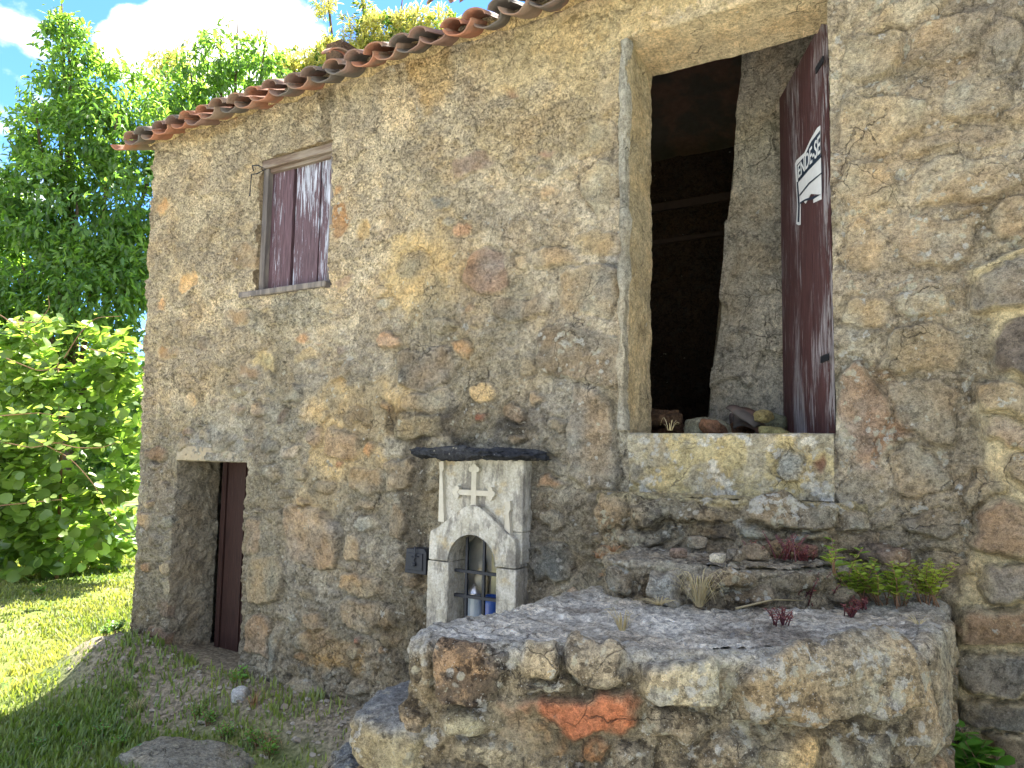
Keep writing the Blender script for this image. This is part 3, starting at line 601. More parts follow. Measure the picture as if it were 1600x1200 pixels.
for k in range(13):
    z = .5+k*.2; f.box((-4.3, 3.02-.02*(k % 3), z), (-1.25, 3.09, z+.07))
bt = MB()
for k in range(2):
    bt = MB(); z = 2.05+k*.34+random.uniform(-.05, .05); bt.box((-4.3+random.random(), 3.0, z+random.uniform(-.03, .03)), (-1.25-random.random()*.5, 3.04, z+.05)); bt.build('wall_batten', DARKW, HOUSE)
# cellar interior box keeps dark
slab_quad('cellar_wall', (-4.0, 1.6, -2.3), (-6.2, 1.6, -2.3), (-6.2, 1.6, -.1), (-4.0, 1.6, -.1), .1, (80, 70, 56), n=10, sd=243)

# ------------------------------------------------------------------ roof
SL = math.radians(23); EY = -.25
def roofz(y): return 2.735 + (y-0)*math.tan(SL)
f = MB(); fr = None
v = [(-6.4, -.02, roofz(-.02)-.03), (1.9, -.02, roofz(-.02)-.03), (1.9, 2.8, roofz(2.8)-.03), (-6.4, 2.8, roofz(2.8)-.03)]
v2 = [(x, y, z+.025) for x, y, z in v]; f.add(v+v2, [(0, 3, 2, 1), (4, 5, 6, 7), (0, 1, 5, 4), (1, 2, 6, 5), (2, 3, 7, 6), (3, 0, 4, 7)])
f.build('roof_deck', DARKW, HOUSE)
f = MB(); v = [(-6.4, 2.8, roofz(2.8)-.03), (1.9, 2.8, roofz(2.8)-.03), (1.9, 5.4, roofz(.2)-.03), (-6.4, 5.4, roofz(.2)-.03)]
v2 = [(x, y, z+.06) for x, y, z in v]; f.add(v+v2, [(0, 3, 2, 1), (4, 5, 6, 7), (0, 1, 5, 4), (1, 2, 6, 5), (2, 3, 7, 6), (3, 0, 4, 7)])
f.build('rear_roof_slope', CLAY2, HOUSE)
# gable infill on the left end
f = MB(); f.prism([(0, 0), (1, 0), (.5, .5)], 0, 1) if False else None
g_ = MB(); g_.add([(-6.30, 0.05, 2.70), (-6.30, 5.2, 2.70), (-6.30, 2.8, roofz(2.8)-.04), (-6.1, 0.05, 2.70), (-6.1, 5.2, 2.70), (-6.1, 2.8, roofz(2.8)-.04)], [(0, 2, 1), (3, 4, 5), (0, 1, 4, 3), (1, 2, 5, 4), (2, 0, 3, 5)])
g_.build('gable', MAS, HOUSE)
def tile_mesh(cover, r0=.098, r1=.078, ln=.42, th=.014, sd=0):
    n = 12; m_ = 5; v = []; f = []
    for lay in (0, 1):
        for j in range(m_+1):
            t = j/m_; r = (r0+(r1-r0)*t)-(th if lay else 0)
            for i in range(n+1):
                a = math.pi*(i/n)*.96+.02*math.pi; x = -r*math.cos(a); z = r*math.sin(a)*(.62 if cover else .58)
                w = (float(vn2(i*.8, j*.9, sd))-.5)*.006
                v.append((x, t*ln+(w*2 if j == 0 else 0), (z+w) if cover else -(z+w)))
    K = (n+1)*(m_+1)
    for j in range(m_):
        for i in range(n):
            q = j*(n+1)+i; a = (q, q+1, q+n+2, q+n+1); f.append(a); f.append(tuple(x+K for x in a[::-1]))
    for i in range(n): f.append((i, i+K, i+1+K, i+1)); q = m_*(n+1)+i; f.append((q, q+1, q+1+K, q+K))
    for j in range(m_):
        for i in (0, n): q = j*(n+1)+i; f.append((q, q+n+1, q+n+1+K, q+K))
    return v, f
TM = {}
for cov in (0, 1):
    for k in range(4):
        v, f = tile_mesh(cov, sd=k*3+cov, r0=(.086 if cov else .112), r1=(.10 if cov else .088)); o = mesh('roof_tile', v, f, (CLAY, CLAY2)[(k+cov) % 2], None, True); TM[cov, k] = o.data; bpy.data.objects.remove(o)
restv = []; restf = []; nrest = 0
for row in range(9):
    x = -6.46; i = 0
    while x < 1.8:
        for cov in (0, 1):
            jit = (.6 if row else 1)*(1.6 if x > -3.9 else 1)
            X = x+(0 if cov == 0 else .102)+random.uniform(-.008, .008)*jit; yb = EY+row*.34
            yy = yb+(.015 if cov else .0)+random.uniform(-.022, .022)*jit
            zz = roofz(yy)+(.088 if cov else .080)-.01*(1-cov)+random.uniform(-.006, .006)*jit-.035
            rot = (SL-math.radians(3)+random.uniform(-.05, .05)*jit, random.uniform(-.07, .07)*jit, random.uniform(-.06, .06)*jit)
            md = TM[cov, random.randrange(4)]; s_ = random.uniform(.97, 1.05)
            if row < 3 and x < -1.4:
                o = bpy.data.objects.new('roof_tile', md); o.location = (X, yy, zz); o.rotation_euler = rot; o.scale = (s_, s_, s_); link(o, HOUSE)
            else:
                m4 = Matrix.LocRotScale(Vector((X, yy, zz)), __import__('mathutils').Euler(rot), None)
                co_ = np.empty(len(md.vertices)*3); md.vertices.foreach_get('co', co_); co_ = co_.reshape(-1, 3) @ np.array(m4)[:3, :3].T + np.array(m4)[:3, 3]
                restv.append(co_); restf.append(np.array([tuple(p.vertices) for p in md.polygons])+nrest); nrest += len(co_)
        x += .205; i += 1
tag(mesh('roof_tile_field', np.vstack(restv), np.vstack(restf), CLAY, HOUSE, True), kind='stuff')
# a loose tile lying across the eave, and broken ends further up
for (px, py, rz, rx_, y_) in ((548, 92, .95, .02, -.05), (700, 14, .4, .3, 0.0), (745, 4, -.3, .35, .02)):
    q = onwall(px, py, y_); o = bpy.data.objects.new('roof_tile', TM[1, 1]); o.location = q+np.array([0, -.1, -.02]); o.rotation_euler = (SL+rx_, .05, rz); link(o, HOUSE)
# mortar bedding under the eave tiles
mv = MB(); x = -6.3
bz = []
for k, x in enumerate(np.arange(-6.33, -.6, .03)): bz.append(x)
bx = np.array(bz); prof = []
tt = np.linspace(0, 1, 8)
BX, TT = np.meshgrid(bx, tt, indexing='ij'); amp = fbm(BX*6, TT*2, 90, 3)
by = -.03-.035*np.sin(math.pi*TT)*(.5+amp)-.02; bzv = 2.66+.09*TT+(amp-.5)*.06*(1-TT)*1.3
idx = np.arange(BX.size).reshape(BX.shape)
mesh('eave_mortar', np.stack([BX, by, bzv], -1).reshape(-1, 3), np.stack([idx[:-1, :-1], idx[1:, :-1], idx[1:, 1:], idx[:-1, 1:]], -1).reshape(-1, 4), MAS, HOUSE, True,
     (rgb(196, 172, 124)*(.7+.6*fbm(BX*8, TT*3, 91, 3))[..., None]).reshape(-1, 3), np.tile(np.array((.9, .1, .2)), (BX.size, 1)))

# ================================================================== landing and stairs
ZT = -.613
LAND = empty('stone_landing', (-.9, -.8, -1.9), 'rough lichen covered masonry landing with grey top below the doorway', 'landing')
PP = np.array([(-1.60, .02), (-1.74, -1.80), (-1.63, -1.93), (-.78, -1.52), (-.20, -.99), (-.19, .02)])
def smooth_path(P, r=.10):
    pts = [P[0]]
    for i in range(1, len(P)-1):
        a = P[i]+(P[i-1]-P[i])/np.linalg.norm(P[i-1]-P[i])*min(r, np.linalg.norm(P[i-1]-P[i])*.45)
        c = P[i]+(P[i+1]-P[i])/np.linalg.norm(P[i+1]-P[i])*min(r, np.linalg.norm(P[i+1]-P[i])*.45)
        for t in np.linspace(0, 1, 9): pts.append((1-t)**2*a+2*t*(1-t)*P[i]+t*t*c)
    pts.append(P[-1]); pts = np.array(pts); d = np.r_[0, np.cumsum(np.linalg.norm(np.diff(pts, axis=0), axis=1))]; return pts, d
PTS, PD = smooth_path(PP); PLEN = PD[-1]
def ppos(s): return np.stack([np.interp(s, PD, PTS[:, 0]), np.interp(s, PD, PTS[:, 1])], -1)
def pnrm(s):
    a = ppos(np.clip(s-.03, 0, PLEN)); b = ppos(np.clip(s+.03, 0, PLEN)); t = b-a; t = t/np.linalg.norm(t, axis=-1, keepdims=True)
    return np.stack([t[..., 1], -t[..., 0]], -1)
RR_ = .05; VA = ZT-RR_; VB = VA+RR_*math.pi/2
def land_base(s, v, h):
    p = ppos(s); n = pnrm(s); th = np.clip((v-VA)/RR_, 0, math.pi/2); ins = np.maximum(v-VB, 0)
    h = h*sst(.05, .0, ins)
    off = (RR_+h)*np.cos(th)-RR_-ins; z = np.where(v < VA, v, VA+(RR_+h)*np.sin(th)) - ins*.22 + h*0
    off = off - .05*sst(-1.0, -1.9, v)*0
    return np.stack([p[..., 0]+n[..., 0]*off, p[..., 1]+n[..., 1]*off, z], -1)
def px2path(px, py, prefer=None):
    d = ray(px, py); best = None
    for i in range(len(PTS)-1):
        a, b_ = PTS[i], PTS[i+1]; e = b_-a; nn = np.array([e[1], -e[0]]); den = d[:2]@nn
        if abs(den) < 1e-6: continue
        t = ((a-CAM[:2])@nn)/den; q = CAM+d*t; w = ((q[:2]-a)@e)/(e@e)
        if t > 0 and -.02 <= w <= 1.02 and (best is None or t < best[0]): best = (t, PD[i]+w*(PD[i+1]-PD[i]), q[2])
    return best[1:] if best else None
def seed_path(px, py, rx, ry, col, prot, ang, li, dk, nm=None, bl=.85):
    c = px2path(px, py); a = px2path(px-6, py) or c; b_ = px2path(px+6, py) or c
    if c is None: return None
    Z = (np.array([*ppos(c[0]), c[1]])-CAM)@_f; kx = max(abs(b_[0]-a[0])/12, Z/F*.8)
    d = dict(blk=1, u=c[0], v=c[1], rx=rx*kx, ry=ry*Z/F, col=rgb(*col), prot=prot, ang=math.radians(ang), m=(.35, min(1., li*1.15+.1), dk+.1), p=2.5, bl=bl)
    if nm: d['name'] = nm
    return d
LS = [(722,1046,66,44,(150,118,84),.035,0,.5,.75),(836,1036,28,32,(180,156,112),.035,0,.5,.2),(922,1046,56,40,(146,134,108),.045,0,.6,.5),(1062,1064,76,44,(186,170,128),.05,6,.8,.3),
 (1290,1066,150,58,(166,144,104),.06,5,.9,.35),(868,1083,66,16,(120,106,88),.03,4,.8,.5),(744,1124,70,26,(186,172,124),.035,10,.8,.3),
 (758,1180,60,28,(180,160,116),.03,0,.5,.3),(858,1184,40,22,(170,158,118),.03,0,.5,.2),(1240,1186,44,34,(204,180,126),.035,0,.3,.1),(1135,1170,52,34,(150,140,118),.03,0,.7,.5),(1050,1140,60,26,(140,130,108),.02,0,.6,.5),
 (985,1180,44,30,(136,126,106),.025,0,.7,.5),(1180,1130,44,22,(150,138,108),.025,0,.6,.4),(1340,1180,56,36,(150,136,108),.03,0,.7,.4),(1330,1240,60,30,(160,146,112),.03,0,.6,.4),(700,1230,60,30,(168,150,112),.03,0,.5,.3),
 (660,1040,14,50,(160,148,122),.02,0,.6,.3),(645,1115,26,30,(150,130,98),.03,0,.4,.6),(625,1180,30,34,(164,140,106),.03,0,.5,.5),(1440,1100,22,90,(176,158,124),.02,0,.6,.2),(1470,1050,10,80,(180,164,132),.015,0,.4,.2)]
ls = [q for q in (seed_path(*a) for a in LS) if q]
for q_ in ls: q_['rx'] *= 1.03; q_['ry'] *= 1.05; q_['prot'] *= 1.0; q_['col'] = q_['col']*1.08; q_['m'] = (q_['m'][0], q_['m'][1], q_['m'][2]+.18)
BR = seed_path(890, 1128, 72, 25, (204, 128, 88), .022, 5, .08, .05, 'brick', 1.0); BR['m'] = (.1, .06, .06); ls.append(BR)
b2 = seed_path(842, 1142, 24, 13, (208, 154, 96), .03, 0, .05, .0, 'brick', 1.0); ls.append(b2)
b3 = seed_path(926, 1162, 12, 8, (208, 140, 84), .025, 0, .05, .0, 'brick', 1.0); ls.append(b3)
for _ in range(1500):
    u = RNG.uniform(.1, PLEN-.05); v = RNG.uniform(-1.95, ZT-.05); r = RNG.uniform(.04, .13); rx = r*RNG.uniform(1, 1.5); ry = r*RNG.uniform(.55, .9)
    if any(abs(u-q['u']) < (q['rx']+rx)*.9 and abs(v-q['v']) < (q['ry']+ry)*.88 for q in ls): continue
    c = pal[int(RNG.integers(len(pal)))]
    ls.append(dict(u=u, v=v, rx=rx, ry=ry, col=rgb(*c)*.95, prot=RNG.uniform(.01, .035), ang=RNG.uniform(-.2, .2), m=(.3, RNG.uniform(.3, .8), RNG.uniform(.2, .7)), p=2.5, bl=.7))
def land_mortar(uu, vv):
    low = .05*(fbm(uu*2.2, vv*2.2, 300, 3)-.5); h = low + (fbm(uu*30, vv*30, 301, 3, .6)-.5)*.03-.006
    c = rgb(146, 134, 108)*(.45+1.0*fbm(uu*4, vv*4, 302, 4))[..., None]
    gtop = sst(ZT-.09, ZT-.02, vv+.03*(fbm(uu*8, vv*8, 303, 2)-.5))[..., None]; c = c*(1-gtop)+rgb(192, 186, 168)*.9*gtop
    m = np.stack([.5+0*uu, .8+0*uu, .6*(1-gtop[..., 0])+.15], -1); return h, c, m, low
masonry(LAND, axis([0, PLEN], [.0095]), axis([-2.05, VA, VB, VB+.12], [.0095, .009, .02]), land_base, ls, lambda u, v: (vv_ := np.zeros(np.shape(u), bool)), land_mortar, seed=400, edge=.022, warp=.05, wallname='landing_face')
# top: weathered grey concrete full of fine gravel
def inside_poly(x, y, P):
    r = np.zeros(x.shape, bool); n = len(P)
    for i in range(n):
        x0, y0 = P[i]; x1, y1 = P[(i+1) % n]; c_ = ((y0 > y) != (y1 > y)) & (x < (x1-x0)*(y-y0)/(y1-y0+1e-12)+x0); r ^= c_
    return r
def top_sheet(name, parent, poly, z, step, col, seed, msk=(.5, .6, .3), shrink=.0, rel=.02, pile=None, border=.03, skirt=.12):
    P = np.array(poly, float); cen = P.mean(0); P = cen+(P-cen)*(1-shrink)
    X, Y = np.meshgrid(np.arange(P[:, 0].min(), P[:, 0].max()+step, step), np.arange(P[:, 1].min(), P[:, 1].max()+step, step), indexing='ij')
    h = z+rel*(fbm(X*3, Y*3, seed, 3)-.5)*2+(fbm(X*45, Y*45, seed+1, 3, .6)-.5)*.024+sst(.55, .60, fbm(X*9, Y*9, seed+4, 3))*.010
    if pile is not None: h = h+pile(X, Y)
    c = rgb(*col)*(.72+.56*fbm(X*4, Y*4, seed+2, 4))[..., None]*(.45+1.1*fbm(X*46, Y*46, seed+3, 2))[..., None]
    mo = sst(.56, .68, fbm(X*3.5, Y*3.5, seed+5, 4))[..., None]; c = c*(1-.55*mo)+rgb(104, 90, 72)*.55*mo
    ins = inside_poly(X, Y, P); idx = np.arange(X.size).reshape(X.shape)
    q = np.stack([idx[:-1, :-1], idx[1:, :-1], idx[1:, 1:], idx[:-1, 1:]], -1); k = ins[:-1, :-1] & ins[1:, 1:] & ins[1:, :-1] & ins[:-1, 1:]
    F_ = q[k]; un, inv = np.unique(F_, return_inverse=True); F_ = inv.reshape(F_.shape); v = np.stack([X, Y, h], -1).reshape(-1, 3)[un]
    return mesh(name, v, F_, MAS, parent, True, c.reshape(-1, 3)[un], np.tile(np.array(msk), (len(un), 1)))
def inset(P, d):
    return [(ppos(np.array(s))+-pnrm(np.array(s))*d) for s in np.linspace(0, PLEN, 90)]
top_sheet('landing_top', LAND, inset(PP, .06), ZT-.012, .010, (210, 204, 186), 320, rel=.006, pile=lambda X, Y: .03*sst(-.45, -.05, Y)+0*X)

# rocks: rounded blocks with broken faces
def unit_(a): return a/np.maximum(np.linalg.norm(a, axis=-1, keepdims=True), 1e-9)
def rock(name, parent, cen, dim, rot=0, col=(150, 140, 116), sd=0, n=16, m=(.3, .5, .3), p=4.5, rough=.10, tilt=(0, 0), topcol=None):
    g = np.linspace(-1, 1, n+1); V_ = []; F_ = []; base_ = 0
    for ax in range(3):
        for sg in (-1, 1):
            A, B = np.meshgrid(g, g, indexing='ij'); P = np.zeros((n+1, n+1, 3)); P[..., ax] = sg; P[..., (ax+1) % 3] = A; P[..., (ax+2) % 3] = B
            idx = np.arange((n+1)**2).reshape(n+1, n+1)+base_; q = np.stack([idx[:-1, :-1], idx[1:, :-1], idx[1:, 1:], idx[:-1, 1:]], -1).reshape(-1, 4)
            if sg < 0: q = q[:, ::-1]
            V_.append(P.reshape(-1, 3)); F_.append(q); base_ += (n+1)**2
    P = np.vstack(V_); q = np.vstack(F_)
    key = np.round(P*1000).astype(np.int64); _, fi, inv = np.unique(key, axis=0, return_index=True, return_inverse=True); inv = inv.ravel(); P = P[fi]; q = inv[q]
    nn = (np.abs(P)**p).sum(1)**(1/p); P = P/nn[:, None]; rs = np.random.default_rng(sd+5)
    for _ in range(4):                                         # chipped corners
        d = rs.normal(size=3); d /= np.linalg.norm(d); lim = rs.uniform(.8, 1.1); o_ = P@d; P = P-np.maximum(0, o_-lim)[:, None]*d*.85
    nf = (fb3(P+sd*3.1, 1.6, sd, 3)-.5)*rough*2.2+(fb3(P*np.array(dim)*1.0+sd, 22, sd+9, 3)-.5)*.035/max(min(dim), .03)*.5*1.0
    P = P*(1+nf[:, None]*.6); P = P*np.array(dim); nrm_ = unit_(P/np.array(dim)**2); P = P+nrm_*((fb3(P+sd, 7, sd+3, 3)-.5)*.05+(np.abs(fb3(P+sd, 26, sd+4, 3)-.5))*.035)[:, None]*min(1., max(dim)/.15)
    c, s_ = math.cos(rot), math.sin(rot); P[:, 2] += P[:, 0]*tilt[0]+P[:, 1]*tilt[1]
    W_ = np.stack([P[:, 0]*c-P[:, 1]*s_, P[:, 0]*s_+P[:, 1]*c, P[:, 2]], 1)+np.array(cen)
    cc = rgb(*col)*(.7+.6*fb3(W_, 5, sd+1, 3))[:, None]
    if topcol: w = (sst(.35, .8, P[:, 2]/dim[2]+(fb3(W_, 9, sd+2, 2)-.5)*.5))[:, None]; cc = cc*(1-w)+rgb(*topcol)*(.75+.5*fb3(W_, 12, sd+3, 2))[:, None]*w
    return mesh(name, W_, q, MAS, parent, True, cc, np.tile(np.array(m), (len(W_), 1)))
def rcol(): return tuple(int(c*RNG.uniform(.9, 1.05)) for c in pal[int(RNG.integers(len(pal)))])
# lower steps at the left of the landing
ST1 = empty('stone_step', (-1.9, -1.6, -1.3), 'upper of the two grey lichened steps left of the landing', 'step', 'steps going down beside the landing')
rock('step_stone', ST1, (-1.77, -1.60, -.97), (.17, .36, .105), .10, (168, 156, 122), 3, 44, (.3, .75, .3), 5, .06, topcol=(140, 140, 134))
rock('stone', ST1, (-1.76, -1.68, -1.18), (.15, .30, .12), .0, (150, 130, 98), 5, 30, (.3, .5, .4)); rock('stone', ST1, (-1.70, -1.72, -1.46), (.17, .28, .17), .1, (168, 148, 112), 6, 30, (.3, .6, .4))
rock('stone', ST1, (-1.68, -1.70, -1.78), (.18, .3, .16), .0, (150, 132, 104), 8, 16, (.3, .5, .4)); rock('stone', ST1, (-1.85, -1.35, -1.35), (.18, .3, .3), .0, (140, 126, 100), 9, 14, (.3, .5, .4))
ST2 = empty('stone_step', (-2.15, -1.7, -1.5), 'lower dark topped step slab at the bottom left of the landing', 'step', 'steps going down beside the landing')
rock('step_stone', ST2, (-2.02, -1.60, -1.22), (.165, .32, .11), .06, (160, 148, 118), 13, 44, (.3, .7, .3), 5, .05, topcol=(118, 120, 116))
rock('stone', ST2, (-2.0, -1.62, -1.48), (.16, .3, .17), .0, (150, 140, 110), 14, 16); rock('stone', ST2, (-2.0, -1.62, -1.78), (.16, .32, .15), .0, (140, 128, 104), 15, 14)
ST3 = empty('kerb_stone', (-2.4, -1.5, -1.7), 'pale flat stone at the foot of the steps', 'stone'); rock('stone', ST3, (-2.25, -1.60, -1.50), (.11, .24, .12), .1, (176, 172, 160), 16, 16, (.3, .5, .1))

# upper steps between the landing and the sill: the same rough masonry, one terrace each
def terrace(root, poly, z0, z1, LSx, seed, topcol, rr=.04, face='step_face', toprel=.015, pile=None, auto=60, capk=.85, step=.0085, rs=(.035, .10), lich=.6):
    global PTS, PD, PLEN, RR_, VA, VB, ZT
    keep_ = (PTS, PD, PLEN, RR_, VA, VB)
    PTS, PD = smooth_path(np.array(poly), .08); PLEN = PD[-1]; RR_ = rr; VA = z1-rr; VB = VA+rr*math.pi/2
    ls_ = [q for q in (seed_path(*a_) for a_ in LSx) if q]
    for _ in range(900):
        if auto <= 0: break
        u = RNG.uniform(.05, PLEN-.05); v = RNG.uniform(z0, z1-.03); r = RNG.uniform(*rs); rx = r*RNG.uniform(1.1, 1.8); ry = r*RNG.uniform(.5, .8)
        if any(abs(u-q['u']) < (q['rx']+rx)*.9 and abs(v-q['v']) < (q['ry']+ry)*.86 for q in ls_): continue
        ls_.append(dict(u=u, v=v, rx=rx, ry=ry, col=rgb(*pal[int(RNG.integers(len(pal)))])*.85, prot=RNG.uniform(.01, .03), ang=RNG.uniform(-.2, .2), m=(.3, RNG.uniform(.2, .7), RNG.uniform(.3, .8)), p=2.5, bl=.7)); auto -= 1
    def mort(uu, vv):
        low = .06*(fbm(uu*2.4, vv*2.4, seed, 3)-.5)+.03*(fbm(uu*9, vv*5, seed+1, 3)-.5); h = low+(fbm(uu*32, vv*32, seed+2, 3, .6)-.5)*.03-.01
        c = rgb(150, 138, 114)*(.5+1.*fbm(uu*5, vv*5, seed+3, 4))[..., None]; gt = sst(z1-.07, z1-.01, vv+.03*(fbm(uu*8, vv*8, seed+4, 2)-.5))[..., None]; c = c*(1-gt)+rgb(*topcol)*gt
        return h, c, np.stack([.5+0*uu, lich+0*uu, .65-.35*gt[..., 0]], -1), low
    masonry(root, axis([0, PLEN], [step]), axis([z0, VA, VB, VB+.10], [step, .008, .016]), land_base, ls_, lambda u, v: np.zeros(np.shape(u), bool), mort, seed=seed+50, edge=.022, warp=.05, wallname=face)
    top_sheet('step_top', root, inset(poly, .05), z1-.012, step*1.1, topcol, seed+9, rel=toprel, pile=pile, msk=(.4, .5, .4))
    PTS, PD, PLEN, RR_, VA, VB = keep_
T1 = empty('stone_step', (-.95, -.5, -.6), 'rough middle step of cracked weathered stones carrying the dry grass tuft', 'step', 'steps between landing and doorway')
terrace(T1, [(-1.60, .03), (-1.53, -.72), (-1.46, -.84), (-1.05, -.80), (-.76, -.68), (-.58, -.45), (-.50, -.2), (-.48, .03)], -.70, -.455,
 [(962,905,24,22,(150,144,128),.03,0,.6,.4),(1036,915,30,30,(168,170,164),.045,0,.5,.2),(1090,925,22,16,(160,150,128),.02,0,.5,.4),(1150,905,54,14,(140,126,100),.03,4,.5,.5),(1180,935,40,14,(130,116,92),.02,0,.6,.6),(1262,915,44,20,(140,126,100),.03,0,.5,.5),(1322,925,24,18,(120,108,90),.035,0,.4,.5),(1365,905,24,18,(126,112,94),.03,0,.4,.5)],
 600, (158, 150, 130), .04, toprel=.012, auto=14)
T2 = empty('stone_step', (-1.1, -.15, -.3), 'long moss stained slab step directly under the yellow lichened sill block', 'step', 'steps between landing and doorway')
terrace(T2, [(-1.86, .03), (-1.84, -.22), (-1.70, -.27), (-1.05, -.25), (-.66, -.25), (-.54, -.16), (-.50, .03)], -.55, -.200,
 [(1048,803,92,22,(142,126,98),.045,-3,.45,.7),(1232,802,84,24,(146,132,108),.05,5,.9,.45),(952,800,26,26,(140,122,96),.03,0,.4,.5),(1010,833,60,16,(130,124,108),.02,6,.5,.6),(1108,838,34,14,(92,76,56),.0,0,.1,.8),(1186,832,56,14,(178,170,142),.03,4,.7,.2),(1262,838,42,14,(160,152,126),.02,8,.8,.3),(1330,815,30,22,(168,158,136),.035,0,.9,.2),(1352,845,30,16,(156,134,104),.03,0,.5,.3)],
 640, (176, 164, 126), .035, toprel=.008, auto=8)
k = 60
# small rubble on the step
LSL = ['whitish pebble lying on the middle step, palest of the loose stones', 'pinkish grey loose stone left of the whitish pebble', 'brown grey loose stone just right of the whitish pebble', 'large tan loose stone at the middle of the row on the step',
 'reddish brown loose stone right of the tan one below the slab', 'grey loose stone touching the whitish pebble', 'dark brown loose stone half hidden behind the row on the middle step', 'brown loose stone at the right end of the middle step under the slab',
 'brown loose stone beside the bushiest green weed', 'dark loose stone between the slab end and the bushiest weed', 'pale grey loose stone leftmost in the row on the middle step']
for (px, py, r, c) in [(1121, 876, .026, (206, 196, 172)), (1060, 868, .03, (150, 130, 112)), (1180, 868, .04, (146, 132, 110)), (1222, 866, .05, (160, 138, 106)), (1262, 864, .035, (150, 116, 96)), (1150, 872, .03, (140, 130, 112)), (1205, 858, .03, (120, 104, 88)), (1290, 862, .045, (130, 112, 92)), (1396, 878, .045, (126, 110, 92)), (1370, 868, .05, (120, 106, 88)), (1090, 852, .035, (160, 150, 130))]:
    q = onflat(px, py, -.43); tag(rock('loose_stone', None, (q[0], min(q[1], -.18), -.43+r*.4), (r*1.3, r, r*.8), random.random(), c, int(px), 8), LSL.pop(0), 'stone', 'loose stones on the middle step')

# sill block under the doorway
SB = empty('door_sill', (-1.2, 0, .0), 'sill block blotched with yellow and white lichen under the open doorway', 'sill')
def sill_mortar(uu, vv):
    low = 0*uu; h = low+(fbm(uu*26, vv*26, 351, 4, .6)-.5)*.026+(fbm(uu*6, vv*6, 353, 4)-.5)*.06
    c = rgb(182, 172, 144)*(.65+.6*fbm(uu*6, vv*6, 352, 4))[..., None]
    yl = sst(.5, .62, fbm(uu*7, vv*7, 354, 5, .6)+.12*np.exp(-((uu+1.05)/.25)**2))[..., None]; yl = yl*.6; c = c*(1-yl)+rgb(204, 186, 130)*yl
    wh = sst(.60, .66, fbm(uu*13, vv*13, 355, 4, .6)+.12*np.exp(-((uu+1.23)/.06)**2))[..., None]; c = c*(1-wh)+rgb(206, 202, 186)*wh
    return h, c, np.stack([.25+0*uu, .75+0*uu, .12+0*uu], -1), low
def sill_base(s, v, h):
    th = np.clip((v-.092)/.02, 0, math.pi/2); ins = np.maximum(v-.092-.02*math.pi/2, 0); 
    return np.stack([s, -.035-(.02+h*np.cos(th))*np.cos(th)+.02+ins, np.where(v < .092, v, .092+.022*np.sin(th))+h*.3*(ins > 0)], -1)
masonry(SB, axis([-1.70, -.655], [.007]), axis([-.205, .092, .123, .50], [.007, .006, .012]), sill_base, [dict(u=-.86, v=-.05, rx=.075, ry=.10, col=rgb(158, 156, 142), prot=.03, ang=0, m=(.6, .3, .1), p=2.5, bl=1, name='patch_stone'),
    dict(u=-.72, v=-.04, rx=.04, ry=.07, col=rgb(130, 92, 72), prot=-.012, ang=0, m=(.2, .1, .1), p=2.5, bl=1, name='patch_stone'), dict(u=-1.66, v=-.10, rx=.05, ry=.07, col=rgb(150, 132, 104), prot=.01, ang=0, m=(.4, .3, .2), p=2.5, bl=1, name='patch_stone')],
    lambda u, v: np.zeros(np.shape(u), bool), sill_mortar, seed=360, edge=.02, warp=.02, wallname='sill_block')

# ================================================================== doors, shutters
def frame_mat(o, d, n):
    m = Matrix.Identity(4); d = Vector(d).normalized(); n = Vector(n).normalized(); z = Vector((0, 0, 1))
    for i in range(3): m[i][0] = d[i]; m[i][1] = n[i]; m[i][2] = z[i]; m[i][3] = o[i]
    return m
def board(mb, x0, x1, z0, z1, y0, y1, fr, sd=0, rag=.0):
    """vertical board with slightly wavy edges and a ragged foot"""
    n = 14; v = []; f = []
    for j in range(n+1):
        z = z0+(z1-z0)*j/n; w0 = (float(vn2(j*.6, sd+.3, 5))-.5)*.006; w1 = (float(vn2(j*.6, sd+7.3, 6))-.5)*.006; zz = z-(rag*float(vn2(sd, 3, 3)) if j == 0 else 0)
        for (x, y) in ((x0+w0, y0), (x1+w1, y0), (x1+w1, y1), (x0+w0, y1)): v.append(tuple(fr @ Vector((x, y, zz))))
    for j in range(n):
        for i in range(4): a = j*4+i; b_ = j*4+(i+1) % 4; f.append((a, b_, b_+4, a+4))
    f += [(3, 2, 1, 0), (n*4, n*4+1, n*4+2, n*4+3)]; mb.add(v, f); return mb
HG = np.array([-.70, .30, 0]); LD = np.array([-.45, .89, 0]); LD /= np.linalg.norm(LD); LN = np.array([-LD[1], LD[0], 0])   # LN faces the camera side
FR = frame_mat(HG, LD, LN)
leaf = empty('door_leaf', tuple(HG), 'dark maroon plank door leaf standing open inwards in the upper doorway', 'door')
x = 0
for k, w in enumerate((.23, .24, .22, .22)):
    board(MB(), x+.002, x+w-.003, .125, 2.34, 0, .032, FR, k).build('plank', DOORP, leaf); x += w
for z in (.45, 1.3, 2.05):
    f = MB(); f.box((.03, -.03, z), (.87, -.001, z+.1), FR); f.build('batten', DOORP, leaf)
for z in (.5, 2.1):
    f = MB(); f.box((-.03, .033, z), (.10, .040, z+.035), FR); f.build('hinge', IRON, leaf)
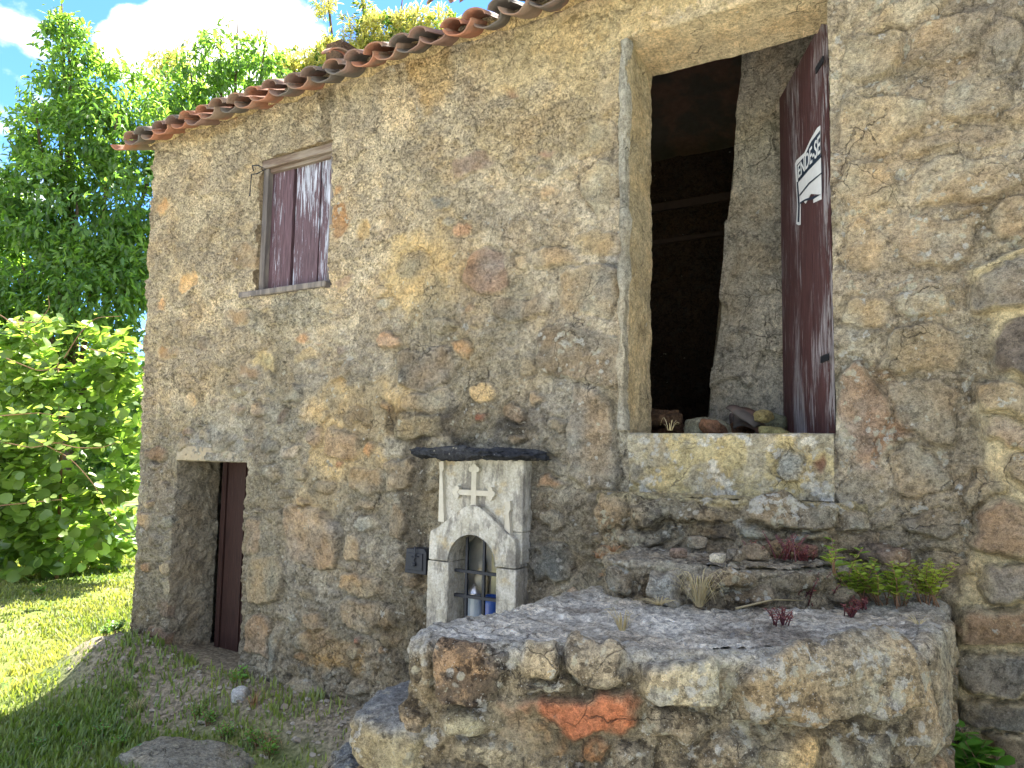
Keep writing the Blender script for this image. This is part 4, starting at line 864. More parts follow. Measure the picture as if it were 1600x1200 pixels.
# paper notice
def onleaf(px, py, off=.040):
    d = ray(px, py); o_ = HG+LN*off; t_ = ((o_-CAM)@LN)/(d@LN); q = CAM+d*t_; return (q-HG)@LD, q[2]
sheet = [onleaf(*p) for p in [(1285, 190), (1283, 250), (1285.5, 305), (1283, 311), (1270, 317), (1270, 311), (1281, 304), (1266, 303), (1258, 318), (1254, 314), (1250, 318), (1250, 351), (1247, 352), (1243.5, 350), (1245, 322), (1243, 285), (1241.5, 256), (1244, 250), (1256, 239), (1266, 217), (1276, 200)]]
sheet = [(max(q[0], .04), q[1]) for q in sheet]
def paper(name, poly, off, th, mat, parent):
    f = MB(); n = len(poly); v = [tuple(FR @ Vector((a, off+th, b_))) for a, b_ in poly]+[tuple(FR @ Vector((a, off, b_))) for a, b_ in poly]
    f.add(v, [tuple(range(n)), tuple(range(n, 2*n))[::-1]]+[(i, i+n, (i+1) % n+n, (i+1) % n) for i in range(n)]); return f.build(name, mat, parent)
PAPER = simple('white_paper', (.62, .62, .60), .7, 20, .15, .002); NAVY = simple('navy_print', (.022, .035, .055), .6, 40, .3, .001)
NOT = empty('paper_notice', tuple(HG+LD*.3+np.array([0, 0, 1.4])), 'torn white and navy for-sale paper notice stuck on the open maroon door', 'notice')
paper('paper_sheet', sheet, .036, .0015, PAPER, NOT)
band = [onleaf(*p) for p in [(1281, 204), (1282, 243), (1265, 262), (1247, 283), (1245, 258), (1258, 243), (1267, 222)]]
paper('printed_band', band, .0392, .0008, NAVY, NOT)
for k, pg in enumerate([[(1284, 269), (1284, 271), (1264, 288), (1249, 307), (1249, 304), (1264, 285)], [(1283.8, 252), (1284.4, 252), (1284.8, 302), (1284, 302)], [(1244.6, 284), (1246.6, 284), (1249.4, 320), (1248.6, 347), (1246, 347), (1247, 322)], [(1247, 281), (1264, 262), (1282.5, 243), (1282.5, 246), (1264, 265), (1247, 285)], [(1283, 303), (1271, 311), (1258, 314), (1250, 319), (1250, 316), (1258, 311), (1270, 307)]]):
    paper('printed_line', [onleaf(*p) for p in pg], .0392, .0008, NAVY, NOT)
def text_mesh(txt, name, parent, mat, place):
    cu = bpy.data.curves.new(name, 'FONT'); cu.body = txt; cu.extrude = .002; cu.offset = .012; o = bpy.data.objects.new(name, cu); C.objects.link(o)
    bpy.context.view_layer.update(); me = bpy.data.meshes.new_from_object(o); C.objects.unlink(o); bpy.data.objects.remove(o)
    co_ = np.empty(len(me.vertices)*3); me.vertices.foreach_get('co', co_); co_ = co_.reshape(-1, 3); x0, x1 = co_[:, 0].min(), co_[:, 0].max(); y0, y1 = co_[:, 1].min(), co_[:, 1].max()
    u_ = (co_[:, 0]-x0)/(x1-x0); v_ = (co_[:, 1]-y0)/(y1-y0); me.vertices.foreach_set('co', place(u_, v_, co_[:, 2]).astype(np.float32).ravel()); me.materials.append(mat); me.update()
    ob = bpy.data.objects.new(name, me); link(ob, parent); return ob
tl, tr, bl_, brr = onleaf(1246.5, 259), onleaf(1281.5, 209), onleaf(1247.5, 279), onleaf(1281.8, 239)
def place_txt(u_, v_, z_):
    a = np.array(bl_)[None]*(1-u_[:, None])+np.array(brr)[None]*u_[:, None]; b_ = np.array(tl)[None]*(1-u_[:, None])+np.array(tr)[None]*u_[:, None]
    q = a*(1-v_[:, None])+b_*v_[:, None]; return HG[None]+LD[None]*q[:, :1]+LN[None]*(.0405+z_[:, None]*.3)+np.array([0, 0, 1])[None]*q[:, 1:]
text_mesh('ENDE-SE', 'lettering', NOT, PAPER, place_txt)

# upper window with boarded shutters
I4 = Matrix.Identity(4)
WIN = empty('boarded_window', (-4.46, .05, 1.2), 'small window closed by peeling maroon board shutters in a grey timber frame', 'window')
SHUT2 = painted_wood('peeling_shutter_paint', (.085, .050, .056), (.40, .41, .46), .685, .74)
f = MB(); board(f, -4.855, -4.80, 1.215, 2.20, .015, .085, I4, 3); f.build('frame_jamb', GREYW, WIN)
f = MB(); board(f, -4.115, -4.065, 1.215, 2.20, .02, .085, I4, 4); f.build('frame_jamb', GREYW, WIN)
f = MB(); f.box((-4.875, .0, 2.195), (-4.055, .09, 2.262)); f.build('frame_head', GREYWH, WIN, bevel=.006)
f = MB(); f.box((-4.80, .03, 2.165), (-4.115, .075, 2.195)); f.build('inner_head', GREYWH, WIN, bevel=.004)
for k, (a, b_, m_) in enumerate(((-4.80, -4.56, SHUT), (-4.53, -4.27, SHUT2), (-4.25, -4.10, SHUT2))):
    board(MB(), a, b_, 1.225, 2.17, .062+.004*(k % 2), .09, I4, 10+k, .0).build('shutter_board', m_, WIN)
f = MB(); f.box((-4.82, .10, 1.2), (-4.08, .14, 2.2)); f.build('backing_board', DARKW, WIN)
f = MB(); f.box((-5.02, -.045, 1.165), (-4.07, .10, 1.212)); f.build('window_sill', GREYW, WIN, bevel=.01)
f = MB(); q = onwall(408, 264, -.03); f.tube([q+np.array([-.09, 0, 0]), q+np.array([-.07, -.03, .03]), q+np.array([0, -.03, .02]), q+np.array([.03, .02, .0]), q+np.array([-.02, -.02, -.04]), q+np.array([-.10, -.01, -.03]), q+np.array([-.12, 0, -.2])], .006, 6); f.build('iron_hook', IRON, WIN)

# cellar door
CD = empty('cellar_door', (-5.2, .45, -1.75), 'dark brown plank door deep inside the low left doorway', 'door')
for k, (a, b_) in enumerate(((-5.60, -5.38), (-5.375, -5.16), (-5.155, -4.95), (-4.945, -4.80))): board(MB(), a, b_, -1.76, -.10, (.40+.012*k), (.435+.012*k), I4, 20+k).build('plank', LDOOR, CD)
f = MB(); board(f, -5.66, -5.605, -1.76, -.10, .385, .43, I4, 31); f.build('frame_jamb', LDOOR, CD)
LT = empty('cellar_lintel', (-5.3, 0, -.1), 'flat cement lintel over the low cellar doorway', 'lintel')
f = MB(); f.prism([(-5.755, -.118), (-4.845, -.118), (-4.86, -.06), (-5.10, -.03), (-5.45, .0), (-5.745, .0)], -.006, .3); f.build('lintel_face', PLAST, LT, bevel=.006)
# cement lintel over the upper doorway with sloping soffit
UL = empty('doorway_lintel', (-1.2, 0, 2.4), 'smooth pale cement lintel with sloping soffit above the upper doorway', 'lintel')
n = 90; S_, T_ = np.meshgrid(np.linspace(-1.80, -.60, n), np.linspace(0, 1, 40), indexing='ij')
yy = np.where(T_ < .3, -.028+0*T_, -.028+(T_-.3)/.7*.38); zz = np.where(T_ < .3, 2.56-(T_/.3)*.18, 2.38-(T_-.3)/.7*.062)
ns_ = (fbm(S_*5, T_*5, 500, 4)-.5)*.02; yy = yy+np.where(T_ < .3, ns_, 0); zz = zz+np.where(T_ >= .3, ns_*.8*np.where(T_ > .93, 2.2, 1), 0)
yy = yy+np.where(T_ < .05, .05, 0); idx = np.arange(S_.size).reshape(S_.shape)
mesh('lintel_beam', np.stack([S_, yy, zz], -1).reshape(-1, 3), np.stack([idx[:-1, :-1], idx[1:, :-1], idx[1:, 1:], idx[:-1, 1:]], -1).reshape(-1, 4), MAS, UL, True,
     (rgb(208, 188, 150)*(.8+.4*fbm(S_*4, T_*4, 501, 4))[..., None]).reshape(-1, 3), np.tile(np.array((.1, .05, .1)), (S_.size, 1)))
# grey cement fillet down the left jamb
f = MB(); pts = [(-1.735+.012*math.sin(z*5)+.01*random.random(), -.02, z) for z in np.linspace(.15, 2.36, 24)]
J = empty('jamb_fillet', (-1.73, 0, .1), 'grey cement strip running down the left edge of the upper doorway', 'cement strip')
n1_, n2_ = 90, 9; Z_, A_ = np.meshgrid(np.linspace(.13, 2.37, n1_), np.linspace(0, 1, n2_), indexing='ij')
X_ = -1.765+A_*.050+(fbm(Z_*6, A_*2, 505, 4, .6)-.5)*.055; Y_ = -.03-.022*np.sin(math.pi*A_)+(fbm(Z_*9, A_*4, 506, 3)-.5)*.02+.03*(A_ > .95); idx = np.arange(Z_.size).reshape(Z_.shape)
mesh('fillet', np.stack([X_, Y_, Z_], -1).reshape(-1, 3), np.stack([idx[:-1, :-1], idx[:-1, 1:], idx[1:, 1:], idx[1:, :-1]], -1).reshape(-1, 4), MAS, J, True,
     (rgb(168, 162, 144)*(.7+.6*fbm(Z_*5, A_*2, 507, 3))[..., None]).reshape(-1, 3), np.tile(np.array((.15, .15, .15)), (Z_.size, 1)))

# rubble inside
for k in range(34):
    y_ = random.uniform(.42, 1.25); px = random.uniform(1000, 1240); q = onwall(px, 672, y_); hgt = (.05 if 1050 < px < 1150 else .12)*random.random()
    r = random.uniform(.035, .10); tag(rock('rubble', None, (q[0], y_, .09+hgt*1.4), (r*1.4, r, r*.7), random.uniform(0, 3), rcol() if px > 1090 else (96, 74, 54), 700+k, 8, (.2, .1, .2), 3.5, .14, (random.uniform(-.3, .3), random.uniform(-.3, .3))), 'rubble piled on the floor just inside the upper doorway', 'rubble', 'rubble inside the doorway')
for (px, y_, rz, mt) in ((1190, .62, 1.2, CLAY2), (1165, .75, .4, CLAY2)):
    q = onwall(px, 668, y_); o = bpy.data.objects.new('fallen_tile', TM[1, 0]); o.location = (q[0], y_, .14); o.rotation_euler = (.5, .3, rz); o.scale = (.9, .6, .9); C.objects.link(o); tag(o, ('curved roof tile fallen inside the doorway next to the open door leaf' if px == 1190 else 'curved roof tile fallen inside, left of the other fallen tile'), 'tile', 'fallen tiles inside')

# ================================================================== shrine
SCEM = None
m_, t, b = newmat('shrine_cement'); co = objco(t); n1 = noise(t, co, 9, 8, .7); n2 = noise(t, co, 70, 5, .65); n3 = noise(t, objco(t, 1, 1, .35), 16, 6, .65)
c = mixc(t, mrange(t, n1, .38, .62), (.36, .33, .25), (.48, .45, .37)); c = mixc(t, mrange(t, n3, .46, .62, 0, .8), c, (.15, .135, .11)); c = mixc(t, mrange(t, noise(t, co, 6, 5, .6), .56, .68, 0, .6), c, (.40, .30, .14))
c = mixc(t, 1., c, grey(t, mrange(t, n2, .2, .8, .7, 1.3)), 'MULTIPLY'); L(t, c, b.inputs['Base Color']); b.inputs['Roughness'].default_value = .92; bumps(t, b, [(n1, .5, .008), (n2, .9, .006)]); SCEM = m_
SCL = simple('shrine_smooth_cement', (.50, .46, .36), .9, 22, .35, .005, c2=(.42, .38, .29))
SH = empty('wall_shrine', (-2.72, -.1, -1.15), 'whitewashed wall shrine with carved cross and arched barred niche under a dark slate ledge', 'shrine')
YS = -.115
def w2(px, py, y=YS): q = onwall(px, py, y); return (q[0], q[2])
xl, xr = -3.0, -2.40
a0 = w2(703, 870); a1 = w2(777, 880); uc_ = (a0[0]+a1[0])/2; rad = (a1[0]-a0[0])/2; zs = w2(740, 835)[1]-rad; zt_ = w2(740, 722)[1]
print('shrine', uc_, rad, zs, zt_)
ol = w2(672, 900)[0]; orr_ = w2(808, 900)[0]
# upper panel, set behind the arch
zc = zs+.06
f = MB(); f.box((ol+.045, -.085, zs+rad+.03), (orr_+.012, .03, zt_+.03)); f.box((ol+.045, -.083, zs+.02), (uc_-rad-.03, .028, zs+rad+.0295)); f.box((uc_+rad+.03, -.083, zs+.02), (orr_+.010, .028, zs+rad+.0295))
f.build('back_panel', SCEM, SH, bevel=.008)
arc = [(uc_+rad*math.cos(a), zs+rad*math.sin(a)) for a in np.linspace(0, math.pi, 19)]
outer = [(ol, zs-.0), (ol, zs+.17), (ol+.05, zs+.19), (uc_-.10, zs+rad+.135), (uc_-.035, zs+rad+.175), (uc_+.035, zs+rad+.175), (uc_+.10, zs+rad+.135), (orr_-.055, zs+.19), (orr_-.03, zs+.17), (orr_, zs+.165), (orr_, zs)]
# build the arch as quads between inner arc and outer outline
oi = []
ocum = np.r_[0, np.cumsum([math.dist(outer[i], outer[i+1]) for i in range(len(outer)-1)])]
for tt_ in np.linspace(ocum[-1], 0, 19): oi.append((np.interp(tt_, ocum, [p[0] for p in outer]), np.interp(tt_, ocum, [p[1] for p in outer])))
oi[0] = (orr_, zs); oi[-1] = (ol, zs)
f = MB()
for i in range(18): f.prism([arc[i], oi[i], oi[i+1], arc[i+1]], -.135, .05)
f2 = MB(); n = 19; v = [(x, -.135, z) for x, z in arc]+[(x, -.135, z) for x, z in oi]+[(x, .05, z) for x, z in arc]+[(x, .05, z) for x, z in oi]; fc = []
for i in range(18): fc += [(i, i+n, i+n+1, i+1), (i+2*n, i+1+2*n, i+1, i), (i+n, i+3*n, i+1+3*n, i+1+n)]
fc += [(0, 2*n, 3*n, n), (n-1, 2*n-1, 4*n-1, 3*n-1)]; f2.add(v, fc); f2.build('arch', SCEM, SH, bevel=.006)
for a, b_ in ((ol-.012, a0[0]-.0), (a1[0]+.0, orr_+.0)):
    f = MB(); board(f, a, b_, -1.25, zs-.006, -.13, .05, I4, int(a*100)); f.build('pillar', SCEM, SH, bevel=.008)
# cross with trefoil ends
cz = w2(742, 770, -.10)[1]; cx = w2(742, 770, -.10)[0]; ct = w2(742, 730, -.10)[1]; cb = zs+rad+.15; ca = .135
f = MB(); f.box((cx-.018, -.115, cb), (cx+.018, -.084, ct-.01)); f.box((cx-ca, -.113, cz-.016), (cx+ca, -.0835, cz+.016))
_kc = [0]
def knob(x, z, r):
    _kc[0] += 1; f.prism([(x+r*math.cos(t_), z+r*math.sin(t_)) for t_ in np.linspace(0, 2*math.pi, 13)[:-1]], -.1155-.0006*_kc[0], -.0825)
for (dx, dz) in ((0, ct-cz), (-ca, 0), (ca, 0)):
    L_ = 1; ux, uz = (dx/abs(dx) if dx else 0), (dz/abs(dz) if dz else 0); X0, Z0 = cx+dx-ux*.012, cz+dz-uz*.012
    knob(X0+ux*.014, Z0+uz*.014, .019); knob(X0-uz*.022, Z0-ux*.022, .017); knob(X0+uz*.022, Z0+ux*.022, .017)
f.prism([(cx-.018, cb+.03), (cx-.04, cb-.01), (cx+.04, cb-.01), (cx+.018, cb+.03)], -.116, -.084)
f.build('cross', SCL, SH)
for (px0, py0, py1, w) in ((691, 722, 815, .022), (794, 785, 838, .024)):
    t0_, b0_ = w2(px0, py0, -.10), w2(px0, py1, -.10); f = MB(); f.prism([(t0_[0]-w*.8, t0_[1]), (t0_[0]+w*.8, t0_[1]+.01), (t0_[0]+w, t0_[1]-.04), (t0_[0]+w*.5, t0_[1]-.06), (b0_[0]+w, b0_[1]), (b0_[0]-w, b0_[1]), (t0_[0]-w*.4, t0_[1]-.06)], -.112, -.080); f.build('pinnacle', SCL, SH)
# bars
for px in (730, 757):
    q = w2(px, 880, -.05); f = MB(); f.box((q[0]-.008, -.06, -1.2), (q[0]+.008, -.044, zs+math.sqrt(max(0, rad**2-(q[0]-uc_)**2))+.01)); f.build('bar', IRON, SH)
for py in (893, 932):
    q = w2(735, py, -.05); f = MB(); f.box((a0[0]-.01, -.065, q[1]-.009), (a1[0]+.01, -.061+.02, q[1]+.009)); f.build('bar', IRON, SH)
WH = simple('niche_limewash', (.50, .47, .38), .9, 14, .4, .006, c2=(.42, .36, .25))
f = MB(); f.box((-2.96, .22, -1.2), (-2.48, .26, -.40)); f.box((-2.96, -.08, -1.2), (-2.48, .26, -1.08)); f.build('niche_back', WH, SH)
# things in the niche
q = onwall(742, 925, .06); JAR = empty('votive_lantern', (q[0], .06, -1.08), 'small silvery glass votive lantern standing behind the shrine bars', 'lantern')
GL = simple('lantern_glass', (.35, .40, .42), .15, 30, .2, .001, spec=.6); SV = simple('lantern_metal', (.5, .5, .5), .3, 40, .3, .001, metal=.9)
f = MB(); f.lathe((q[0], .06, -1.08), [(0, 0), (.05, 0), (.055, .02), (.048, .05), (.05, .12), (.04, .20)]); f.build('glass_body', GL, JAR, True)
f = MB(); f.lathe((q[0], .06, -.88), [(.045, 0), (.048, .015), (.02, .045), (.012, .06), (0, .065)]); f.build('cap', SV, JAR, True)
BLU = simple('blue_glaze', (.02, .07, .28), .3, 30, .3, .001, spec=.5); q = onwall(768, 925, .08)
o = MB().lathe((q[0], .08, -1.08), [(0, 0), (.05, 0), (.06, .05), (.055, .16), (.05, .20), (.043, .20), (.04, .05), (0, .04)]).build('blue_cup', BLU, None, True); tag(o, 'dark blue candle cup in the right corner of the shrine niche', 'cup')
OCH = simple('ochre_paint', (.45, .27, .05), .6, 20, .4, .002, c2=(.55, .50, .36)); q = onwall(756, 880, .16)
FG = empty('votive_figurine', (q[0], .16, -1.08), 'ochre and white votive figurine at the back of the shrine niche', 'figurine')
f = MB(); f.lathe((q[0]-.015, .16, -1.08), [(0, 0), (.055, 0), (.05, .06), (.04, .20), (.045, .28), (.03, .33), (.014, .35)]); f.build('robe', OCH, FG, True)
f = MB(); f.lathe((q[0]-.015, .16, -.74), [(.0, -.0), (.02, .008), (.026, .03), (.022, .05), (0, .06)]); f.build('head', SCL, FG, True)
f = MB(); f.box((q[0]+.05, .17, -1.0), (q[0]+.16, .19, -.62)); o = f.build('painted_tablet', simple('tablet_paint', (.55, .50, .28), .7, 9, .5, .002, c2=(.30, .16, .06)), None, bevel=.004); tag(o, 'small cream and ochre painted tablet leaning behind the shrine bars', 'tablet')
# slate ledge
LG = empty('slate_ledge', (-2.85, -.15, -.03), 'thick dark slate ledge sheltering the wall shrine', 'ledge')
p0, p1 = w2(646, 712, -.2), w2(832, 712, -.2)
rock('slate_slab', LG, ((p0[0]+p1[0])/2-.01, -.11, (p0[1]+p1[1])/2+.012), ((p1[0]-p0[0])/2, .17, .026), .0, (60, 62, 66), 801, 60, (.1, .25, .3), 7, .12, topcol=(70, 72, 74))
# black metal box
BX_ = empty('metal_box', (-3.2, 0, -.8), 'small black metal offering box fixed to the wall left of the shrine', 'box')
qa, qb = onwall(637, 856, -.06), onwall(669, 898, -.06); x0, x1, z0, z1 = qa[0], qb[0], qb[2], qa[2]-.0
f = MB(); f.prism([(x0, z0), (x1, z0), (x1, z1-.015), (x1-.02, z1+.008), (x0+.01, z1)], -.085, .03); f.build('box_body', IRON, BX_, bevel=.004)
f = MB(); f.box((x0+.022, -.092, z0+.022), (x1-.026, -.0855, z1-.024)); f.build('box_door', IRON, BX_, bevel=.003)
f = MB(); mx_ = (x0+x1)/2; f.tube([(mx_, -.094, z1+.02), (mx_+.012, -.10, z1-.02), (mx_+.0, -.10, z1-.07), (mx_+.012, -.10, z1-.09)], .005, 6); f.tube([(mx_-.025, -.098, z1-.045), (mx_, -.10, z1-.05), (mx_+.03, -.098, z1-.04)], .004, 6); f.lathe((mx_, -.1, z1-.105), [(0, 0), (.014, .004), (.014, .02), (0, .026)], 10); f.build('hasp', IRON, BX_)

# ================================================================== vegetation
LEAFT = {'lance': (np.array([(0, 0, 0), (.35, .17, .05), (.75, .13, .01), (1, 0, -.12), (.75, -.13, .01), (.35, -.17, .05)]), [(0, 1, 2, 3), (0, 3, 4, 5)]),
 'oval': (np.array([(0, 0, 0), (.3, .27, .07), (.72, .24, .03), (1, 0, -.1), (.72, -.24, .03), (.3, -.27, .07)]), [(0, 1, 2, 3), (0, 3, 4, 5)]),
 'round': (np.array([(0, 0, 0), (.12, .36, .05), (.5, .5, .09), (.86, .36, .0), (1.02, 0, -.1), (.86, -.36, .0), (.5, -.5, .09), (.12, -.36, .05)]), [(0, 1, 2, 3), (0, 3, 4, 4), (0, 4, 5, 5), (0, 5, 6, 7)]),
 'blade': (np.array([(0, .5, 0), (.5, .35, .0), (1, 0, 0), (.5, -.35, 0), (0, -.5, 0)]), None)}
def unit(a): return a/np.maximum(np.linalg.norm(a, axis=-1, keepdims=True), 1e-9)
def leaves(name, P, Dr, Nn, size, shape, mat, parent=None, wide=1.0, tint=None, build=True):
    T, fc = LEAFT[shape]; n = len(P); Dr = unit(Dr); Sd = unit(np.cross(Nn, Dr)); Nr = np.cross(Dr, Sd); size = np.broadcast_to(size, (n,))[:, None, None]
    V_ = P[:, None]+size*(T[None, :, :1]*Dr[:, None]+T[None, :, 1:2]*wide*Sd[:, None]+T[None, :, 2:]*Nr[:, None])
    k = len(T); tri = []
    for q in fc:
        q = list(dict.fromkeys(q))
        for i in range(1, len(q)-1): tri.append((q[0], q[i], q[i+1]))
    F_ = (np.array(tri)[None]+np.arange(n)[:, None, None]*k).reshape(-1, 3)
    if tint is None: tint = RNG.random(n)
    col = np.stack([tint, RNG.random(n), 0*tint], -1); col = np.repeat(col[:, None], k, 1).reshape(-1, 3)
    if not build: return V_.reshape(-1, 3), F_, col
    return mesh(name, V_.reshape(-1, 3), F_, mat, parent, True, col)
def sphere_pts(n, shell=.55):
    d = unit(RNG.normal(size=(n, 3))); r = RNG.random(n)**.5; r = shell+(1-shell)*r; return d, r
def crown(name, clumps, dens, leaf, shape, mat, parent, per=7, droop=.6, wide=1., sprig=.5):
    PP_, DD_, NN_, TT_ = [], [], [], []
    for (c, R) in clumps:
        n = int(dens*R*R); d, r = sphere_pts(n, .45); lump = .75+.5*fb3(d*1.0+c, 2.2, 5, 2)
        p = c+d*(R*r*lump)[:, None]*np.array([1, 1, .85]); kp = fb3(p, .95, 31, 3) > .43; p, d = p[kp], d[kp]; n = len(p)
        for k in range(per):
            jd = unit(RNG.normal(size=(n, 3))*.75+d*.55+np.array([0, 0, -droop])); off = RNG.random((n, 1))*leaf*sprig*2
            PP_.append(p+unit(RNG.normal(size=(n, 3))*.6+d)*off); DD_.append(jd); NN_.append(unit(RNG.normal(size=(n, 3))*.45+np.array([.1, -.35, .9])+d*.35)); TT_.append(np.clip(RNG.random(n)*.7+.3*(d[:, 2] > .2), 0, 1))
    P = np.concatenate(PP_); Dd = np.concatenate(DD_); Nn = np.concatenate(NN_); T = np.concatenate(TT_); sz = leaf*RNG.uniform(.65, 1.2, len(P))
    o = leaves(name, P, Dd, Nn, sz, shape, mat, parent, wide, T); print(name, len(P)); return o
def clump_px(L_, k=1.): return [(atdepth(x, y, Z*k), r*Z*k/F) for (x, y, r, Z) in L_]
def trunk(parent, base, clumps, r=.25):
    f = MB(); top = np.mean([c for c, _ in clumps], 0); mid = base+(top-base)*.35+np.array([.2, .1, 0]); f.tube([base, base+(mid-base)*.5+np.array([.08, 0, 0]), mid], r, 10, r*.7); f.build('trunk', BARK, parent, True)
    for c, R in clumps[::2]:
        f = MB(); f.tube([mid, mid+(c-mid)*.5+np.array([0, 0, .3]), c, c+(c-mid)*.08], r*.35, 6, r*.06); f.build('branch', BARK, parent, True)
A_ = [(108,70,34,11.5),(92,28,16,11.5),(98,52,20,11.5),(140,135,52,11.5),(90,150,44,11.8),(200,150,48,11.8),(180,205,70,11.5),(90,235,74,11.5),(255,215,52,12),(20,300,92,11.5),(120,330,95,11.3),(215,300,80,11.6),(40,430,100,11.5),(150,450,95,11.3),(215,420,70,11.5),(-60,360,100,12),(-70,520,110,12),(70,560,100,12.5),(170,580,90,12.5),(230,560,60,12.5),(60,205,36,11.5),(300,250,52,12.2),(335,300,60,12.5),(-20,650,110,12.5),(90,690,110,13),(200,680,80,13)]
ca = clump_px(A_, 1.6); TA = empty('walnut_tree', tuple(atdepth(90, 800, 12.5)), 'large dense green leafy tree rising left of the house behind the vine', 'tree'); crown('crown', ca, 235, .20, 'lance', LEAF1, TA, 9, .7, 1.1, .9)
tb_ = atdepth(90, 800, 20); tb_[2] = -1.9; trunk(TA, tb_, ca)
B_ = [(345,90,34,14.5),(342,55,15,14.5),(300,130,40,14.5),(380,120,40,14.5),(412,85,22,14.3),(425,112,22,14.3),(340,180,60,14.5),(270,180,44,14.5),(415,160,34,14.5),(300,240,70,14.5),(400,210,50,14.8),(235,150,30,14.8),(370,75,18,14.5)]
cb_ = clump_px(B_, 1.5); TB = empty('broadleaf_tree', tuple(atdepth(340, 700, 14.5)), 'bright green tree with drooping sprays just above the left half of the roof', 'tree'); crown('crown', cb_, 180, .22, 'lance', LEAF1, TB, 8, .8, 1.1, .8); tb_ = atdepth(340, 700, 22.5); tb_[2] = -1.9; trunk(TB, tb_, cb_, .2)
C_ = [(560,75,44,22),(600,60,36,22),(645,55,30,22),(530,55,22,22),(515,22,14,22),(508,5,12,22),(480,105,36,22),(455,125,28,22),(520,115,44,22),(565,20,12,22),(575,115,50,22),(640,85,40,22),(625,32,16,22),(660,28,14,22),(690,50,30,22),(440,110,20,22),(568,0,10,22),(610,110,50,22),(500,150,50,22)]
cc_ = clump_px(C_, 1.3); TC = empty('chestnut_tree', tuple(atdepth(560, 700, 22)), 'chestnut tree full of creamy yellow catkins behind the middle of the roof', 'tree', 'flowering chestnut trees'); crown('crown', cc_, 55, .28, 'lance', LEAF2, TC, 6, .2); crown('catkins', cc_, 210, .30, 'lance', CATK, TC, 7, -.25, .45, .4)
tb_ = atdepth(560, 700, 29); tb_[2] = -1.9; trunk(TC, tb_, cc_, .3)
D_ = [(262,112,30,19),(285,95,22,19),(305,120,30,19),(235,130,24,19),(320,90,16,19),(270,140,34,19)]
cd_ = clump_px(D_, 1.35); TD = empty('chestnut_tree', tuple(atdepth(280, 700, 19)), 'smaller chestnut top with pale catkins peeping between the two green trees', 'tree', 'flowering chestnut trees'); crown('crown', cd_, 60, .27, 'lance', LEAF2, TD, 6, .2); crown('catkins', cd_, 170, .27, 'lance', CATK, TD, 6, -.25, .45, .4); tb_ = atdepth(280, 700, 26); tb_[2] = -1.9; trunk(TD, tb_, cd_, .2)
# dark hedge of trees far left, behind the lawn
E_ = [(-160+k*55, 640+30*math.sin(k), 90, 15+.4*k) for k in range(8)]+[(-250, 300, 140, 14), (-330, 480, 160, 14)]
ce_ = clump_px(E_, 1.35); TE = empty('hedge', tuple(atdepth(60, 860, 15)), 'dark shaded undergrowth at the back of the lawn behind the vine', 'hedge'); crown('foliage', ce_, 90, .26, 'oval', LEAF1, TE, 6, .4)

# kiwi vine bush
KB = [(90,560,60,8.8),(160,560,52,9.0),(30,570,60,8.6),(110,620,90,8.8),(190,640,60,9.0),(20,650,80,8.5),(90,720,90,8.6),(190,730,56,8.8),(20,760,80,8.4),(120,800,70,8.6),(185,790,36,8.8),(40,840,60,8.6),(-50,620,90,8.6),(-60,760,90,8.5),(210,560,30,9.2),(60,520,30,8.8),(130,530,30,8.9),(20,520,24,8.7),(-20,870,50,8.8),(60,850,60,9.2),(130,850,50,9.6),(180,830,40,9.8),(10,890,50,9.0),(95,870,40,9.6),(40,895,34,9.4),(140,875,30,9.6)]
ck = clump_px([(x, y, r, Z+2.2) for x, y, r, Z in KB]); KV = empty('kiwi_vine', tuple(atdepth(90, 870, 9)), 'sunlit kiwi vine bush with big round leaves at the left of the house', 'vine')
Ps, Ds, Ns, Ts = [], [], [], []
for c, R in ck:
    n = int(1000*R*R); d, r = sphere_pts(n, .55); p = c+d*(R*r*(.8+.4*RNG.random(n)))[:, None]; Ps.append(p)
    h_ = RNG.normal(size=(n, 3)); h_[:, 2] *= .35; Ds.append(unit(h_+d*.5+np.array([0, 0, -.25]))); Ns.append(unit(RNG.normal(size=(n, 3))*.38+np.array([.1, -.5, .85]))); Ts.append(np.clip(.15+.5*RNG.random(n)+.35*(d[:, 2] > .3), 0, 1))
# trailing shoots with leaves set along them
def shoot(px, Z, pts, nl, sz):
    P3 = np.array([atdepth(x, y, Z+1.7+dz) for (x, y, dz) in pts]); t_ = np.linspace(0, 1, 24); kk = np.linspace(0, 1, len(P3)); Q = np.stack([np.interp(t_, kk, P3[:, i]) for i in range(3)], -1)
    for it in range(3): Q[1:-1] = (Q[:-2]+Q[1:-1]*2+Q[2:])/4
    f = MB(); f.tube([tuple(q) for q in Q], .008, 5, .003); f.build('shoot', BROWN_S, KV, True)
    for i in range(nl):
        a = (i+.5)/nl; q = np.array([np.interp(a, t_, Q[:, j]) for j in range(3)])+RNG.normal(size=3)*.03; Ps.append(q[None]); h_ = RNG.normal(size=3); h_[2] = -.3; Ds.append(unit(h_)[None]); Ns.append(unit(np.array([0, -.3, 1])+RNG.normal(size=3)*.3)[None]); Ts.append(np.array([.9])); Sz.append(sz*(1.1-.6*a)*RNG.uniform(.8, 1.1))
BROWN_S = simple('vine_stem', (.20, .11, .06), .8, 30, .3, .003); Sz = [RNG.uniform(.09, .20) for _ in range(sum(len(p) for p in Ps))]
